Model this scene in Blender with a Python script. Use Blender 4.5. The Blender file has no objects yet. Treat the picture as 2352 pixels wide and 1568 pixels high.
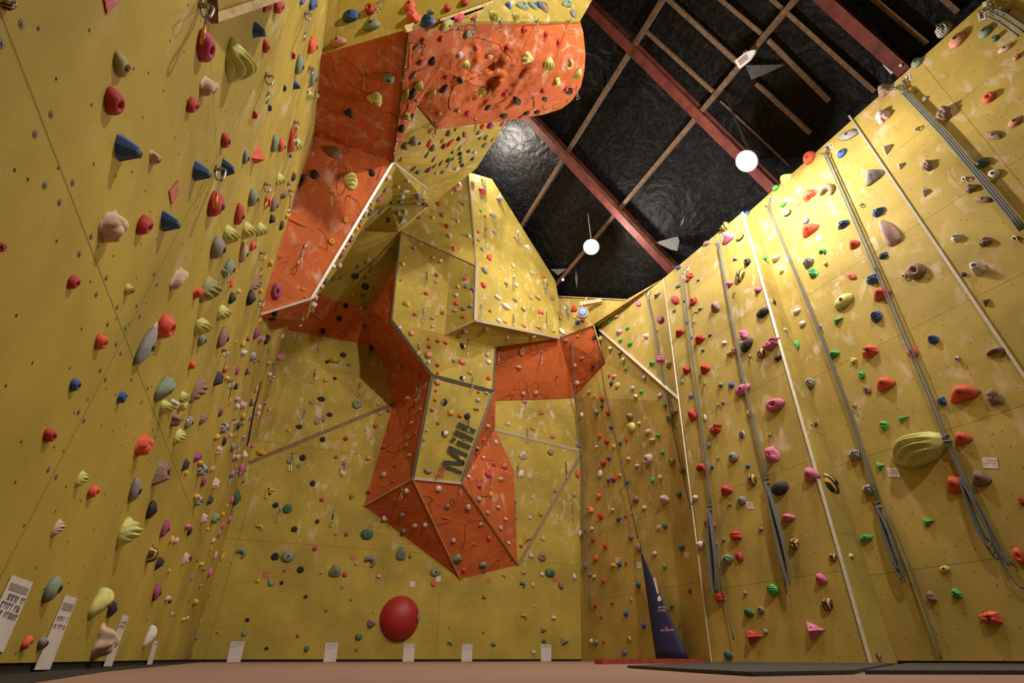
import bpy, bmesh, math, random, re
from mathutils import Vector, Matrix, noise
from mathutils.bvhtree import BVHTree
from mathutils.geometry import tessellate_polygon

S = bpy.context.scene
COL = S.collection
PI = math.pi
# ---------------------------------------------------------------- camera, world, exposure, lights
F_PX, PITCH, YAW = 1124.6, math.radians(32.884), math.radians(24.33)
CAM = Vector((0.0, 0.0, 0.05))
cam = bpy.data.cameras.new('camera')
cam.sensor_width = 36.0
cam.lens = F_PX / 2352 * 36.0
cam.clip_start, cam.clip_end = 0.01, 100
camo = bpy.data.objects.new('camera', cam)
COL.objects.link(camo)
camo.location = CAM
camo.rotation_euler = (PI / 2 + PITCH, 0, -YAW)
S.camera = camo
S.view_settings.view_transform = 'Standard'
S.view_settings.look = 'None'
S.view_settings.gamma = 1
S.view_settings.use_curve_mapping = False
S.view_settings.exposure = 0.25
W = bpy.data.worlds.new('world')
S.world = W
W.use_nodes = True
W.node_tree.nodes['Background'].inputs[0].default_value = (1.0, 0.80, 0.62, 1)
W.node_tree.nodes['Background'].inputs[1].default_value = 0.025


def lamp_light(name, loc, energy, size=0.14, col=(1.0, 0.88, 0.74), aim=None, angle=150, blend=.6):
    l = bpy.data.lights.new(name, 'SPOT' if aim else 'POINT')
    l.energy, l.color, l.shadow_soft_size = energy, col, size
    o = bpy.data.objects.new(name, l)
    COL.objects.link(o)
    o.location = loc
    if aim:
        l.spot_size, l.spot_blend = math.radians(angle), blend
        o.rotation_euler = (Vector(aim) - Vector(loc)).to_track_quat('-Z', 'Y').to_euler()
    return o


# floodlights of the hall: two hang in view, three more behind and above the camera
LAMPS = {'a': (1715, 370, 5.25), 'b': (1358, 567, 4.85)}
lamp_light('hall_floodlight', (4.6, -0.6, 7.6), 110, aim=(2.2, 4.0, 3.5))
lamp_light('hall_floodlight', (2.6, -2.4, 8.4), 1700, aim=(0.6, 6.0, 4.2), angle=105)
# one more floodlight burns out of sight behind the yellow slope, close under the roof
lamp_light('hall_floodlight', (2.46, 7.1, 10.59), 300, .1)


# ---------------------------------------------------------------- helpers
def ray(px, py):
    x, y, z = px - 1176, 784 - py, F_PX
    fw = z * math.cos(PITCH) - y * math.sin(PITCH)
    up = z * math.sin(PITCH) + y * math.cos(PITCH)
    c, s = math.cos(YAW), math.sin(YAW)
    return Vector((x * c + fw * s, -x * s + fw * c, up))


def proj(P):
    d = Vector(P) - CAM
    c, s = math.cos(YAW), math.sin(YAW)
    r, fw, u = d.x * c - d.y * s, d.x * s + d.y * c, d.z
    cz = fw * math.cos(PITCH) + u * math.sin(PITCH)
    cy = -fw * math.sin(PITCH) + u * math.cos(PITCH)
    return Vector((1176 + F_PX * r / cz, 784 - F_PX * cy / cz))


XL, XR, XP, YB, LEAN, ROOFK = -0.8, 5.9, 5.5, 9.9, 0.07, 13.9


def on_plane(px, py, n, d):
    r = ray(px, py)
    n = Vector(n)
    return CAM + r * ((d - n.dot(CAM)) / n.dot(r))


def at(px, py, spec):
    """a point of the place: on the named plane, or at a given distance along the hall"""
    if spec == 'L':
        return on_plane(px, py, (1, 0, 0), XL)
    if spec == 'R':
        return on_plane(px, py, (1, 0, -LEAN), XR)
    if spec == 'P':
        return on_plane(px, py, (1, 0, -LEAN), XP)
    if spec == 'B':
        return on_plane(px, py, (0, 1, 0), YB)
    if spec == 'Z':
        return on_plane(px, py, (0, 0, 1), 0)
    if isinstance(spec, tuple):
        if spec[0] == 'roof':
            return on_plane(px, py, (1, 0, 1), ROOFK - spec[1])
        if spec[0] == 'x':
            return on_plane(px, py, (1, 0, 0), spec[1])
        if spec[0] == 'R':
            return on_plane(px, py, (1, 0, -LEAN), XR + spec[1])
        if spec[0] == 'pl':
            return on_plane(px, py, spec[1], spec[2])
        if spec[0] == 'z':
            return on_plane(px, py, (0, 0, 1), spec[1])
    return on_plane(px, py, (0, 1, 0), spec)


def flat(*three):
    """the plane through three named corners"""
    a, b, c = (at(*p) for p in three)
    n = (b - a).cross(c - a).normalized()
    return ('pl', n, n.dot(a))


def tag(o, label=None, cat=None, group=None, kind=None):
    if label: o['label'] = label
    if cat: o['category'] = cat
    if group: o['group'] = group
    if kind: o['kind'] = kind
    return o


def empty(name, loc, label=None, cat=None, group=None):
    o = bpy.data.objects.new(name, None)
    o.empty_display_size = .05
    COL.objects.link(o)
    o.location = loc
    return tag(o, label, cat, group)


def mobj(name, verts, faces, mat, parent=None, smooth=False, uvs=None, local=None):
    """one mesh object from world coordinates; local = the point that becomes its origin"""
    me = bpy.data.meshes.new(name)
    org = Vector(local) if local is not None else Vector((0, 0, 0))
    if parent is not None:
        org = parent.location.copy() if local is None else org
    me.from_pydata([Vector(v) - org for v in verts], [], faces)
    if uvs is not None:
        lay = me.uv_layers.new(name='UVMap')
        for p in me.polygons:
            for li in p.loop_indices:
                lay.data[li].uv = uvs[me.loops[li].vertex_index]
    if smooth:
        for p in me.polygons: p.use_smooth = True
    for m in (mat if isinstance(mat, list) else [mat]): me.materials.append(m)
    me.update()
    o = bpy.data.objects.new(name, me)
    COL.objects.link(o)
    if parent is not None:
        o.parent = parent
        o.location = org - parent.location
    else:
        o.location = org
    return o


class MB:
    """collects simple solids in world coordinates into one mesh"""
    def __init__(s): s.v, s.f = [], []

    def box(s, c, ax, ay, az):
        c, ax, ay, az = map(Vector, (c, ax, ay, az))
        b = len(s.v)
        for i in (-1, 1):
            for j in (-1, 1):
                for k in (-1, 1): s.v.append(c + ax * i + ay * j + az * k)
        s.f += [[b + q for q in t] for t in ((0, 1, 3, 2), (4, 6, 7, 5), (0, 4, 5, 1), (2, 3, 7, 6), (0, 2, 6, 4), (1, 5, 7, 3))]
        return s

    def bar(s, p, q, w, h, n=(0, 0, 1)):
        p, q, n = Vector(p), Vector(q), Vector(n)
        d = q - p
        a = d.cross(n).normalized()
        b2 = a.cross(d).normalized()
        return s.box((p + q) / 2, d / 2, a * w / 2, b2 * h / 2)

    def tube(s, pts, r, seg=7, closed=False):
        pts = [Vector(p) for p in pts]
        n = len(pts)
        b = len(s.v)
        ref = Vector((0.3, 0.2, 1)).normalized()
        rr = r if isinstance(r, (list, tuple)) else [r] * n
        for i, p in enumerate(pts):
            if closed: t = pts[(i + 1) % n] - pts[i - 1]
            else: t = pts[min(i + 1, n - 1)] - pts[max(i - 1, 0)]
            t = t.normalized() if t.length > 1e-9 else Vector((0, 0, 1))
            a = t.cross(ref)
            if a.length < .05: a = t.cross(Vector((1, 0, 0)))
            a.normalize()
            c = t.cross(a)
            for k in range(seg):
                w = 2 * PI * k / seg
                s.v.append(p + (a * math.cos(w) + c * math.sin(w)) * rr[i])
        for i in range(n if closed else n - 1):
            for k in range(seg):
                i2 = (i + 1) % n
                s.f.append([b + i * seg + k, b + i * seg + (k + 1) % seg, b + i2 * seg + (k + 1) % seg, b + i2 * seg + k])
        if not closed:
            s.f.append([b + k for k in range(seg)][::-1])
            s.f.append([b + (n - 1) * seg + k for k in range(seg)])
        return s

    def lathe(s, c, axis, prof, seg=20):
        c, axis = Vector(c), Vector(axis).normalized()
        a = axis.orthogonal().normalized()
        d = axis.cross(a)
        b = len(s.v)
        for (r, h) in prof:
            for k in range(seg):
                w = 2 * PI * k / seg
                s.v.append(c + axis * h + (a * math.cos(w) + d * math.sin(w)) * r)
        for i in range(len(prof) - 1):
            for k in range(seg):
                s.f.append([b + i * seg + k, b + i * seg + (k + 1) % seg, b + (i + 1) * seg + (k + 1) % seg, b + (i + 1) * seg + k])
        s.f.append([b + k for k in range(seg)][::-1])
        s.f.append([b + (len(prof) - 1) * seg + k for k in range(seg)])
        return s

    def prism(s, poly, off):
        b, n = len(s.v), len(poly)
        s.v += [Vector(p) for p in poly] + [Vector(p) + Vector(off) for p in poly]
        s.f += [[b + i for i in range(n)], [b + n + i for i in range(n)][::-1]]
        s.f += [[b + (i + 1) % n, b + i, b + n + i, b + n + (i + 1) % n] for i in range(n)]
        return s

    def make(s, name, mat, parent=None, smooth=False, local=None):
        return mobj(name, s.v, s.f, mat, parent, smooth, local=local)


# ---------------------------------------------------------------- materials
def new_mat(name):
    m = bpy.data.materials.new(name)
    m.use_nodes = True
    return m, m.node_tree.nodes, m.node_tree.links, m.node_tree.nodes['Principled BSDF']


def plain(name, col, rough=.6, metal=0.0, vary=.18, scale=9, bump=0.0):
    m, N, L, b = new_mat(name)
    tc = N.new('ShaderNodeTexCoord')
    nz = N.new('ShaderNodeTexNoise')
    nz.inputs['Scale'].default_value = scale
    nz.inputs['Detail'].default_value = 5
    L.new(tc.outputs['Object'], nz.inputs['Vector'])
    rp = N.new('ShaderNodeValToRGB')
    rp.color_ramp.elements[0].position, rp.color_ramp.elements[1].position = .3, .7
    rp.color_ramp.elements[0].color = (*[c * (1 - vary) for c in col], 1)
    rp.color_ramp.elements[1].color = (*[min(1, c * (1 + vary)) for c in col], 1)
    L.new(nz.outputs['Fac'], rp.inputs[0])
    L.new(rp.outputs[0], b.inputs['Base Color'])
    b.inputs['Roughness'].default_value = rough
    b.inputs['Metallic'].default_value = metal
    if bump:
        bp = N.new('ShaderNodeBump')
        bp.inputs['Strength'].default_value = bump
        bp.inputs['Distance'].default_value = .02
        L.new(nz.outputs['Fac'], bp.inputs['Height'])
        L.new(bp.outputs[0], b.inputs['Normal'])
    return m


def mixc(N, L, fac, a, b):
    x = N.new('ShaderNodeMix')
    x.data_type = 'RGBA'
    if hasattr(fac, 'links'): L.new(fac, x.inputs[0])
    else: x.inputs[0].default_value = fac
    for s, v in ((6, a), (7, b)):
        if hasattr(v, 'links'): L.new(v, x.inputs[s])
        else: x.inputs[s].default_value = (*v, 1)
    return x.outputs[2]


def ramp(N, L, src, p0, p1, inv=False):
    r = N.new('ShaderNodeMapRange')
    r.inputs[1].default_value, r.inputs[2].default_value = p0, p1
    r.inputs[3].default_value, r.inputs[4].default_value = (1, 0) if inv else (0, 1)
    L.new(src, r.inputs[0])
    return r.outputs[0]


def math_(N, L, op, a, b=None):
    m = N.new('ShaderNodeMath')
    m.operation = op
    for i, v in enumerate((a, b)):
        if v is None: continue
        if hasattr(v, 'links'): L.new(v, m.inputs[i])
        else: m.inputs[i].default_value = v
    return m.outputs[0]


def wall_mat(name, base, holes=True, joints=(2.44, 1.22), chalk=.6, relief=0.0, uoff=0.0, grain=.22):
    m, N, L, b = new_mat(name)
    tc = N.new('ShaderNodeTexCoord')
    mp = N.new('ShaderNodeMapping')
    mp.inputs['Location'].default_value = (uoff, 0, 0)
    L.new(tc.outputs['UV'], mp.inputs[0])
    uv = mp.outputs[0]

    def nz(scale, detail=4, rough=.55, dist=0.0, vec=uv):
        n = N.new('ShaderNodeTexNoise')
        n.inputs['Scale'].default_value = scale
        n.inputs['Detail'].default_value = detail
        n.inputs['Roughness'].default_value = rough
        n.inputs['Distortion'].default_value = dist
        L.new(vec, n.inputs['Vector'])
        return n.outputs['Fac']
    dark = tuple(c * (1 - grain) for c in base)
    lite = tuple(min(1, c * (1 + grain * .8)) for c in base)
    c = mixc(N, L, ramp(N, L, nz(1.1, 5), .35, .65), dark, lite)
    c = mixc(N, L, math_(N, L, 'MULTIPLY', ramp(N, L, nz(150, 2, .6), .45, .72), .35), c, tuple(x * .62 for x in base))
    # chalk: soft pale smears drawn out downwards
    st = N.new('ShaderNodeMapping')
    st.inputs['Scale'].default_value = (1.35, .75, 1)
    L.new(uv, st.inputs[0])
    ck = ramp(N, L, nz(4.6, 3.5, .55, .5, st.outputs[0]), .535, .76)
    ck = math_(N, L, 'MULTIPLY', ck, ramp(N, L, nz(1.3, 2), .38, .58))
    sx = N.new('ShaderNodeSeparateXYZ')
    L.new(uv, sx.inputs[0])
    ck = math_(N, L, 'MULTIPLY', ck, ramp(N, L, sx.outputs[1], .9, 3.0))   # hands reach chalk onto the upper parts only
    c = mixc(N, L, math_(N, L, 'MULTIPLY', ck, chalk), c, (.76, .63, .56))
    if joints:
        br = N.new('ShaderNodeTexBrick')
        br.offset = 0.0
        br.inputs['Scale'].default_value = 1
        br.inputs['Brick Width'].default_value = joints[0]
        br.inputs['Row Height'].default_value = joints[1]
        br.inputs['Mortar Size'].default_value = .0035
        br.inputs['Mortar Smooth'].default_value = 0
        L.new(uv, br.inputs['Vector'])
        c = mixc(N, L, math_(N, L, 'MULTIPLY', br.outputs['Fac'], .7), c, tuple(x * .25 for x in base))
    if holes:
        vo = N.new('ShaderNodeTexVoronoi')
        vo.voronoi_dimensions = '2D'
        vo.inputs['Scale'].default_value = 5.0
        vo.inputs['Randomness'].default_value = .85
        L.new(uv, vo.inputs['Vector'])
        c = mixc(N, L, ramp(N, L, vo.outputs['Distance'], .022, .034, True), c, (.03, .02, .01))
    L.new(c, b.inputs['Base Color'])
    b.inputs['Roughness'].default_value = .72
    b.inputs['Specular IOR Level'].default_value = .25
    bp = N.new('ShaderNodeBump')
    bp.inputs['Strength'].default_value = .25
    bp.inputs['Distance'].default_value = .004
    L.new(nz(90, 3), bp.inputs['Height'])
    nrm = bp.outputs[0]
    if relief:
        # moulded ribs: winding raised lines, and a gentle swell
        k = nz(.75, 1.2, .4, .9)
        rib = ramp(N, L, math_(N, L, 'ABSOLUTE', math_(N, L, 'SUBTRACT', k, .5)), 0, .010, True)
        k2 = nz(1.15, 1.0, .4, 1.3)
        rib2 = ramp(N, L, math_(N, L, 'ABSOLUTE', math_(N, L, 'SUBTRACT', k2, .42)), 0, .008, True)
        gate = ramp(N, L, nz(.8, 1), .50, .56)
        h = math_(N, L, 'ADD', math_(N, L, 'MULTIPLY', math_(N, L, 'MAXIMUM', math_(N, L, 'MULTIPLY', rib, gate), math_(N, L, 'MULTIPLY', rib2, ramp(N, L, nz(1.0, 1, .5, .2), .48, .54))), .5), math_(N, L, 'MULTIPLY', nz(2.2, 3), 1.2))
        b2 = N.new('ShaderNodeBump')
        b2.inputs['Strength'].default_value = relief
        b2.inputs['Distance'].default_value = .05
        L.new(h, b2.inputs['Height'])
        L.new(nrm, b2.inputs['Normal'])
        nrm = b2.outputs[0]
    L.new(nrm, b.inputs['Normal'])
    return m


YEL = (.425, .325, .058)
ORA = (.55, .128, .034)
M_YEL = wall_mat('yellow_textured_plywood', YEL, uoff=.14)
M_YELR = wall_mat('yellow_textured_plywood_roped', (.44, .328, .080), uoff=.9, chalk=.75)
M_YELB = wall_mat('yellow_textured_plywood_chalked', YEL, joints=None, chalk=.9)
M_BACK = wall_mat('yellow_textured_plywood_back', YEL, joints=(3.6, 1.74), chalk=.95, uoff=.6)
M_ORA = wall_mat('orange_moulded_panel', ORA, holes=False, joints=None, chalk=.8, relief=1.0, grain=.12)
M_TRIM = plain('pale_metal_edge_trim', (.62, .58, .52), .45, .3, .12, 30)
M_WOODTRIM = plain('worn_wooden_edge_strip', (.50, .36, .18), .7, 0, .3, 20)
M_DTRIM = plain('dark_worn_edge_strip', (.10, .085, .07), .5, .2, .5, 40)
M_BTRIM = plain('brown_joint_strip', (.20, .13, .05), .6, 0, .3, 30)
M_STEEL = plain('weathered_steel', (.36, .34, .31), .35, .85, .25, 40)
M_WASHER = plain('dull_zinc_washer', (.20, .18, .15), .6, .4, .3, 60)
M_DARKMETAL = plain('dark_bolt_steel', (.05, .045, .04), .4, .7, .3, 60)
M_CHROME = plain('chain_steel', (.55, .53, .50), .25, .95, .15, 60)
M_ROPE = plain('grey_kernmantle_rope', (.15, .16, .17), .8, 0, .35, 160, .4)
M_DROPE = plain('dark_webbing', (.035, .035, .04), .7, 0, .3, 90)
M_PAPER = plain('printed_paper', (.66, .60, .60), .8, 0, .05, 12)
M_INK = plain('marker_ink', (.05, .045, .06), .8, 0, .2, 30)
M_INKGREY = plain('printed_grey_header', (.30, .27, .25), .8, 0, .2, 60)
M_TAGRED = plain('red_route_tag', (.52, .05, .05), .6, 0, .12, 30)
M_TAGWHITE = plain('white_route_tag', (.72, .68, .66), .6, 0, .06, 30)
M_IBEAM = plain('red_oxide_painted_steel', (.125, .024, .018), .6, .1, .45, 6, .2)
M_IWEB = plain('rusty_beam_web', (.14, .060, .028), .7, .1, .5, 8)
M_TIMBER = plain('rough_sawn_timber', (.15, .092, .055), .85, 0, .4, 14, .5)
M_BLACKMAT = plain('black_rubber_mat', (.030, .028, .027), .75, 0, .3, 60, .3)
M_BLACK = plain('shadow_gap_black', (.012, .011, .010), .9, 0, .2, 20)  # painted shade of the floor gaps; also the belay device's own black ring
M_REDBALL = plain('red_painted_fibreglass', (.36, .018, .020), .5, 0, .10, 60, .1)
M_WHITE = plain('white_plastic', (.72, .70, .74), .4, 0, .04, 20)
M_BLUE = plain('blue_plastic', (.03, .12, .55), .4, 0, .15, 30)
M_NAVY = plain('navy_banner_fabric', (.006, .009, .055), .7, 0, .2, 30)
M_CREAM = plain('cream_print', (.62, .50, .42), .7, 0, .05, 30)
M_REDPRINT = plain('red_print', (.55, .08, .06), .7, 0, .1, 30)
M_STENCIL = plain('stencilled_dark_paint', (.030, .040, .030), .75, 0, .35, 40)
M_STENCILO = plain('stencilled_orange_paint', (.45, .09, .03), .75, 0, .3, 60)
M_SLING = plain('quickdraw_sling', (.30, .26, .22), .8, 0, .3, 60)
M_SLINGD = plain('dark_quickdraw_sling', (.05, .045, .045), .8, 0, .3, 60)
M_GATE = plain('orange_anodised_carabiner', (.62, .26, .05), .35, .6, .15, 50)
M_REDBEAM = plain('red_painted_floor_beam', (.32, .05, .035), .6, 0, .35, 20)
M_SHEET = plain('grey_torn_membrane', (.09, .085, .085), .6, 0, .3, 20)
M_LILAC = plain('lilac_webbing', (.50, .36, .48), .7, 0, .12, 40)


def carpet():
    m, N, L, b = new_mat('brown_carpet_padding')
    tc = N.new('ShaderNodeTexCoord')
    a = N.new('ShaderNodeTexNoise')
    a.inputs['Scale'].default_value, a.inputs['Detail'].default_value = 240, 3
    L.new(tc.outputs['Object'], a.inputs['Vector'])
    a2 = N.new('ShaderNodeTexNoise')
    a2.inputs['Scale'].default_value = 2.5
    L.new(tc.outputs['Object'], a2.inputs['Vector'])
    c = mixc(N, L, a.outputs['Fac'], (.20, .115, .085), (.36, .22, .165))
    c = mixc(N, L, ramp(N, L, a2.outputs['Fac'], .4, .7), c, (.30, .18, .135))
    L.new(c, b.inputs['Base Color'])
    b.inputs['Roughness'].default_value = .95
    bp = N.new('ShaderNodeBump')
    bp.inputs['Strength'].default_value, bp.inputs['Distance'].default_value = .5, .003
    L.new(a.outputs['Fac'], bp.inputs['Height'])
    L.new(bp.outputs[0], b.inputs['Normal'])
    return m


def membrane():
    m, N, L, b = new_mat('black_roof_membrane')
    tc = N.new('ShaderNodeTexCoord')
    a = N.new('ShaderNodeTexNoise')
    a.inputs['Scale'].default_value, a.inputs['Detail'].default_value, a.inputs['Distortion'].default_value = 2.6, 4, 1.2
    L.new(tc.outputs['Object'], a.inputs['Vector'])
    d = N.new('ShaderNodeTexNoise')
    d.inputs['Scale'].default_value, d.inputs['Detail'].default_value = 14, 5
    L.new(tc.outputs['Object'], d.inputs['Vector'])
    c = mixc(N, L, ramp(N, L, d.outputs['Fac'], .45, .75), (.005, .005, .006), (.020, .019, .020))
    L.new(c, b.inputs['Base Color'])
    b.inputs['Roughness'].default_value = .52
    b.inputs['Specular IOR Level'].default_value = .15
    bp = N.new('ShaderNodeBump')
    bp.inputs['Strength'].default_value, bp.inputs['Distance'].default_value = .7, .10
    L.new(a.outputs['Fac'], bp.inputs['Height'])
    L.new(bp.outputs[0], b.inputs['Normal'])
    return m


M_CARPET, M_ROOF = carpet(), membrane()
m, N_, L_, b_ = new_mat('lit_floodlight_glass')
b_.inputs['Base Color'].default_value = (1, 1, 1, 1)
b_.inputs['Emission Color'].default_value = (1.0, .97, .95, 1)
b_.inputs['Emission Strength'].default_value = 60
M_GLOW = m

HCOL = {'r': ('red', (.48, .030, .025)), 'o': ('coral', (.74, .105, .055)), 's': ('salmon', (.62, .27, .18)), 'p': ('pale pink', (.62, .42, .44)),
        'i': ('pink', (.62, .15, .33)), 'm': ('purple', (.33, .055, .20)), 'a': ('raspberry', (.50, .045, .13)), 'h': ('hot pink', (.62, .06, .15)),
        'b': ('blue', (.030, .095, .33)), 'g': ('green', (.07, .42, .10)), 't': ('sage', (.21, .28, .21)), 'd': ('dark green', (.06, .16, .10)),
        'l': ('lime', (.62, .63, .20)), 'v': ('olive', (.36, .34, .13)), 'y': ('yellow', (.66, .40, .05)), 'w': ('white', (.66, .62, .60)),
        'c': ('cream', (.60, .44, .32)), 'k': ('black', (.022, .020, .026)), 'e': ('grey', (.25, .24, .25)), 'n': ('brown', (.27, .17, .13)),
        'x': ('yellow and black', (.66, .40, .06)), 'z': ('black and white', (.62, .60, .62))}


def hold_mat(key):
    nm, col = HCOL[key]
    m, N, L, b = new_mat(nm.replace(' ', '_') + '_resin')
    tc = N.new('ShaderNodeTexCoord')

    def nz(scale, detail=4, vec=tc.outputs['Object']):
        n = N.new('ShaderNodeTexNoise')
        n.inputs['Scale'].default_value, n.inputs['Detail'].default_value = scale, detail
        L.new(vec, n.inputs['Vector'])
        return n.outputs['Fac']
    c = mixc(N, L, ramp(N, L, nz(2.2), .35, .65), tuple(x * .82 for x in col), tuple(min(1, x * 1.12) for x in col))
    if key in 'xz':
        wv = N.new('ShaderNodeTexWave')
        wv.inputs['Scale'].default_value = .55 if key == 'x' else 1.6
        wv.inputs['Distortion'].default_value = 3.5 if key == 'x' else 6
        wv.inputs['Detail Scale'].default_value = .8
        L.new(tc.outputs['Object'], wv.inputs['Vector'])
        c = mixc(N, L, ramp(N, L, wv.outputs['Fac'], .42, .52), c, (.02, .018, .02))
    c = mixc(N, L, math_(N, L, 'MULTIPLY', ramp(N, L, nz(1.6, 5), .58, .78), .45 if key != 'k' else .25), c, (.66, .56, .52))
    L.new(c, b.inputs['Base Color'])
    b.inputs['Roughness'].default_value = .62
    bp = N.new('ShaderNodeBump')
    bp.inputs['Strength'].default_value, bp.inputs['Distance'].default_value = .35, .01
    L.new(nz(14, 4), bp.inputs['Height'])
    L.new(bp.outputs[0], b.inputs['Normal'])
    return m


HMAT = {k: hold_mat(k) for k in HCOL}
HKEYS = list(HCOL)
# ---------------------------------------------------------------- the place: wall facets
BV, BF, BK = [], [], []          # all climbing surfaces, for fixing things to them


def facet_tris(pix):
    return list(tessellate_polygon([[Vector((p[0], p[1], 0)) for p in pix]]))


def facet(key, name, mat, pix, parent=None, thick=.05, tris=None, hold_on=True):
    """one flat (or folded) panel given by its corners; the back is closed by a second skin"""
    P = [at(*p) for p in pix]
    T = tris or facet_tris(pix)
    n = Vector((0, 0, 0))
    out = []
    for t in T:
        a, b, c = (P[i] for i in t)
        k = (b - a).cross(c - a)
        if k.dot(CAM - a) < 0:
            t = (t[0], t[2], t[1])
            k = -k
        out.append(list(t))
        n += k
    n.normalize()
    u = Vector((0, 0, 1)).cross(n)
    u = u.normalized() if u.length > .15 else Vector((1, 0, 0))
    v = n.cross(u)
    uv = [(p.dot(u), p.dot(v)) for p in P]
    if hold_on:
        b0 = len(BV)
        BV.extend(P)
        for t in out:
            BF.append([b0 + i for i in t])
            BK.append(key)
    m = len(P)
    V = P + [p - n * thick for p in P]
    F = list(out) + [[m + i for i in reversed(t)] for t in out]
    for i in range(m):
        j = (i + 1) % m
        F.append([i, m + i, m + j, j])
    o = mobj(name, V, F, mat, parent, uvs=uv + uv)
    return o, P, n


def trim(parent, name, mat, p, q, w=.05, h=.03, lift=.0):
    """a metal or wooden strip along an edge between two points"""
    p, q = Vector(p), Vector(q)
    to = (CAM - (p + q) / 2).normalized()
    mb = MB()
    mb.bar(p + to * lift, q + to * lift, w, h, to)
    return mb.make(name, mat, parent)


def plane_box(name, mat, P, n, thick, kind='structure', uvmode=True):
    n = Vector(n).normalized()
    u = Vector((0, 0, 1)).cross(n)
    u = u.normalized() if u.length > .15 else Vector((1, 0, 0))
    v = n.cross(u)
    P = [Vector(p) for p in P]
    uv = [(p.dot(u), p.dot(v)) for p in P]
    m = len(P)
    V = P + [p - n * thick for p in P]
    F = [list(range(m)), list(range(m, 2 * m))[::-1]] + [[i, m + i, m + (i + 1) % m, (i + 1) % m] for i in range(m)]
    o = mobj(name, V, F, mat, uvs=uv + uv)
    o['kind'] = kind
    return o


def reg(key, P):
    b0 = len(BV)
    BV.extend([Vector(p) for p in P])
    BF.append(list(range(b0, b0 + len(P))))
    BK.append(key)


# floor
fl = plane_box('floor', M_CARPET, [(-6, -6, 0), (12, -6, 0), (12, 12, 0), (-6, 12, 0)], (0, 0, 1), .2)
# long side wall: flat, from behind the camera to the back corner
q = [(XL, -3, .035), (XL, YB, .035), (XL, YB, 9.5), (XL, -3, 9.5)]
reg('left', q)
wl = plane_box('wall_left', M_YEL, q, (1, 0, 0), .12)
MB().box((XL - .06, 3.45, .02), (.05, 0, 0), (0, 6.5, 0), (0, 0, .02)).make('gap_shade_left', M_BLACK)['kind'] = 'structure'  # black strip filling the gap under the wall panels, its shade put in as colour
MB().prism([(XL, -1, .002), (-.46, -1, .002), (-.46, 1.8, .002), (-.56, 3.1, .002), (-.58, 5.8, .002), (-.64, 9.9, .002), (XL, 9.9, .002)], (0, 0, -.004)).make('floor_gap_shade', M_BLACK)['kind'] = 'structure'  # gap between wall and floor padding, its darkness painted as a black sheet
# back wall
q = [(XL, YB, .035), (6.9, YB, .035), (6.9, YB, 7.0), (XL, YB, 7.0)]
reg('back', q)
wb = plane_box('wall_back', M_BACK, q, (0, -1, 0), .12)
MB().box((2.9, YB + .03, .02), (3.7, 0, 0), (0, .02, 0), (0, 0, .02)).make('gap_shade_back', M_BLACK)['kind'] = 'structure'  # same under the back wall: shade of the gap painted as a black strip


def xr(z, o=0): return XR + o + LEAN * z


# rope wall
zt = 6.75
q = [(xr(.03), -3, .03), (xr(.03), 6.0, .03), (xr(zt), 6.0, zt), (xr(zt), -3, zt)]
reg('right', q)
wr = plane_box('wall_right', M_YELR, q, (-1, 0, LEAN), .12)
# pillar standing out of the rope wall
p_bl, p_br = at(1635, 1523, 'P'), at(2000, 1523, 'P')
p_tl, p_tr = at(1524, 639, 'P'), at(1705, 487, 'P')
p_sr, p_st = at(2062, 1523, ('R', -.01)), at(1735, 503, ('R', -.01))
pil = empty('wall_pillar', (5.5, 4.7, 0))
pil['kind'] = 'structure'
q = [p_br, p_bl, p_tl, p_tr]
reg('pillar', q)
n = (p_bl - p_br).cross(p_tr - p_br).normalized()
if n.dot(CAM - p_br) < 0: n = -n
uu = Vector((0, -1, 0))
vv = Vector((LEAN, 0, 1)).normalized()
back = Vector((.55, 0, 0))
mobj('front_panel', q + [p + Vector((.03, 0, 0)) for p in q], [[0, 1, 2, 3], [7, 6, 5, 4], [0, 4, 5, 1], [1, 5, 6, 2], [2, 6, 7, 3], [3, 7, 4, 0]], M_YELR, pil, uvs=[(p.dot(uu), p.dot(vv)) for p in q] * 2)
q2 = [p_sr, p_br, p_tr, p_st]
reg('pillar_side', q2)
mobj('side_panel', q2 + [p + Vector((.0, .03, 0)) for p in q2], [[0, 1, 2, 3], [7, 6, 5, 4], [0, 4, 5, 1], [1, 5, 6, 2], [2, 6, 7, 3], [3, 7, 4, 0]], M_YELR, pil, uvs=[(p.x, p.z) for p in q2] * 2)
q3 = [p_bl, p_bl + back, p_tl + back, p_tl]
mobj('side_panel', q3 + [p - Vector((.0, .03, 0)) for p in q3], [[0, 1, 2, 3], [7, 6, 5, 4], [0, 4, 5, 1], [1, 5, 6, 2], [2, 6, 7, 3], [3, 7, 4, 0]], M_YELR, pil, uvs=[(p.x, p.z) for p in q3] * 2)
trim(pil, 'edge_trim', M_TRIM, p_br, p_tr, .034, .02)
trim(pil, 'edge_trim', M_TRIM, p_bl, p_tl, .02, .02)
trim(wr, 'edge_trim', M_TRIM, at(1950, 266, ('R', -.012)), at(2362, 878, ('R', -.012)), .026, .02)

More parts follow.
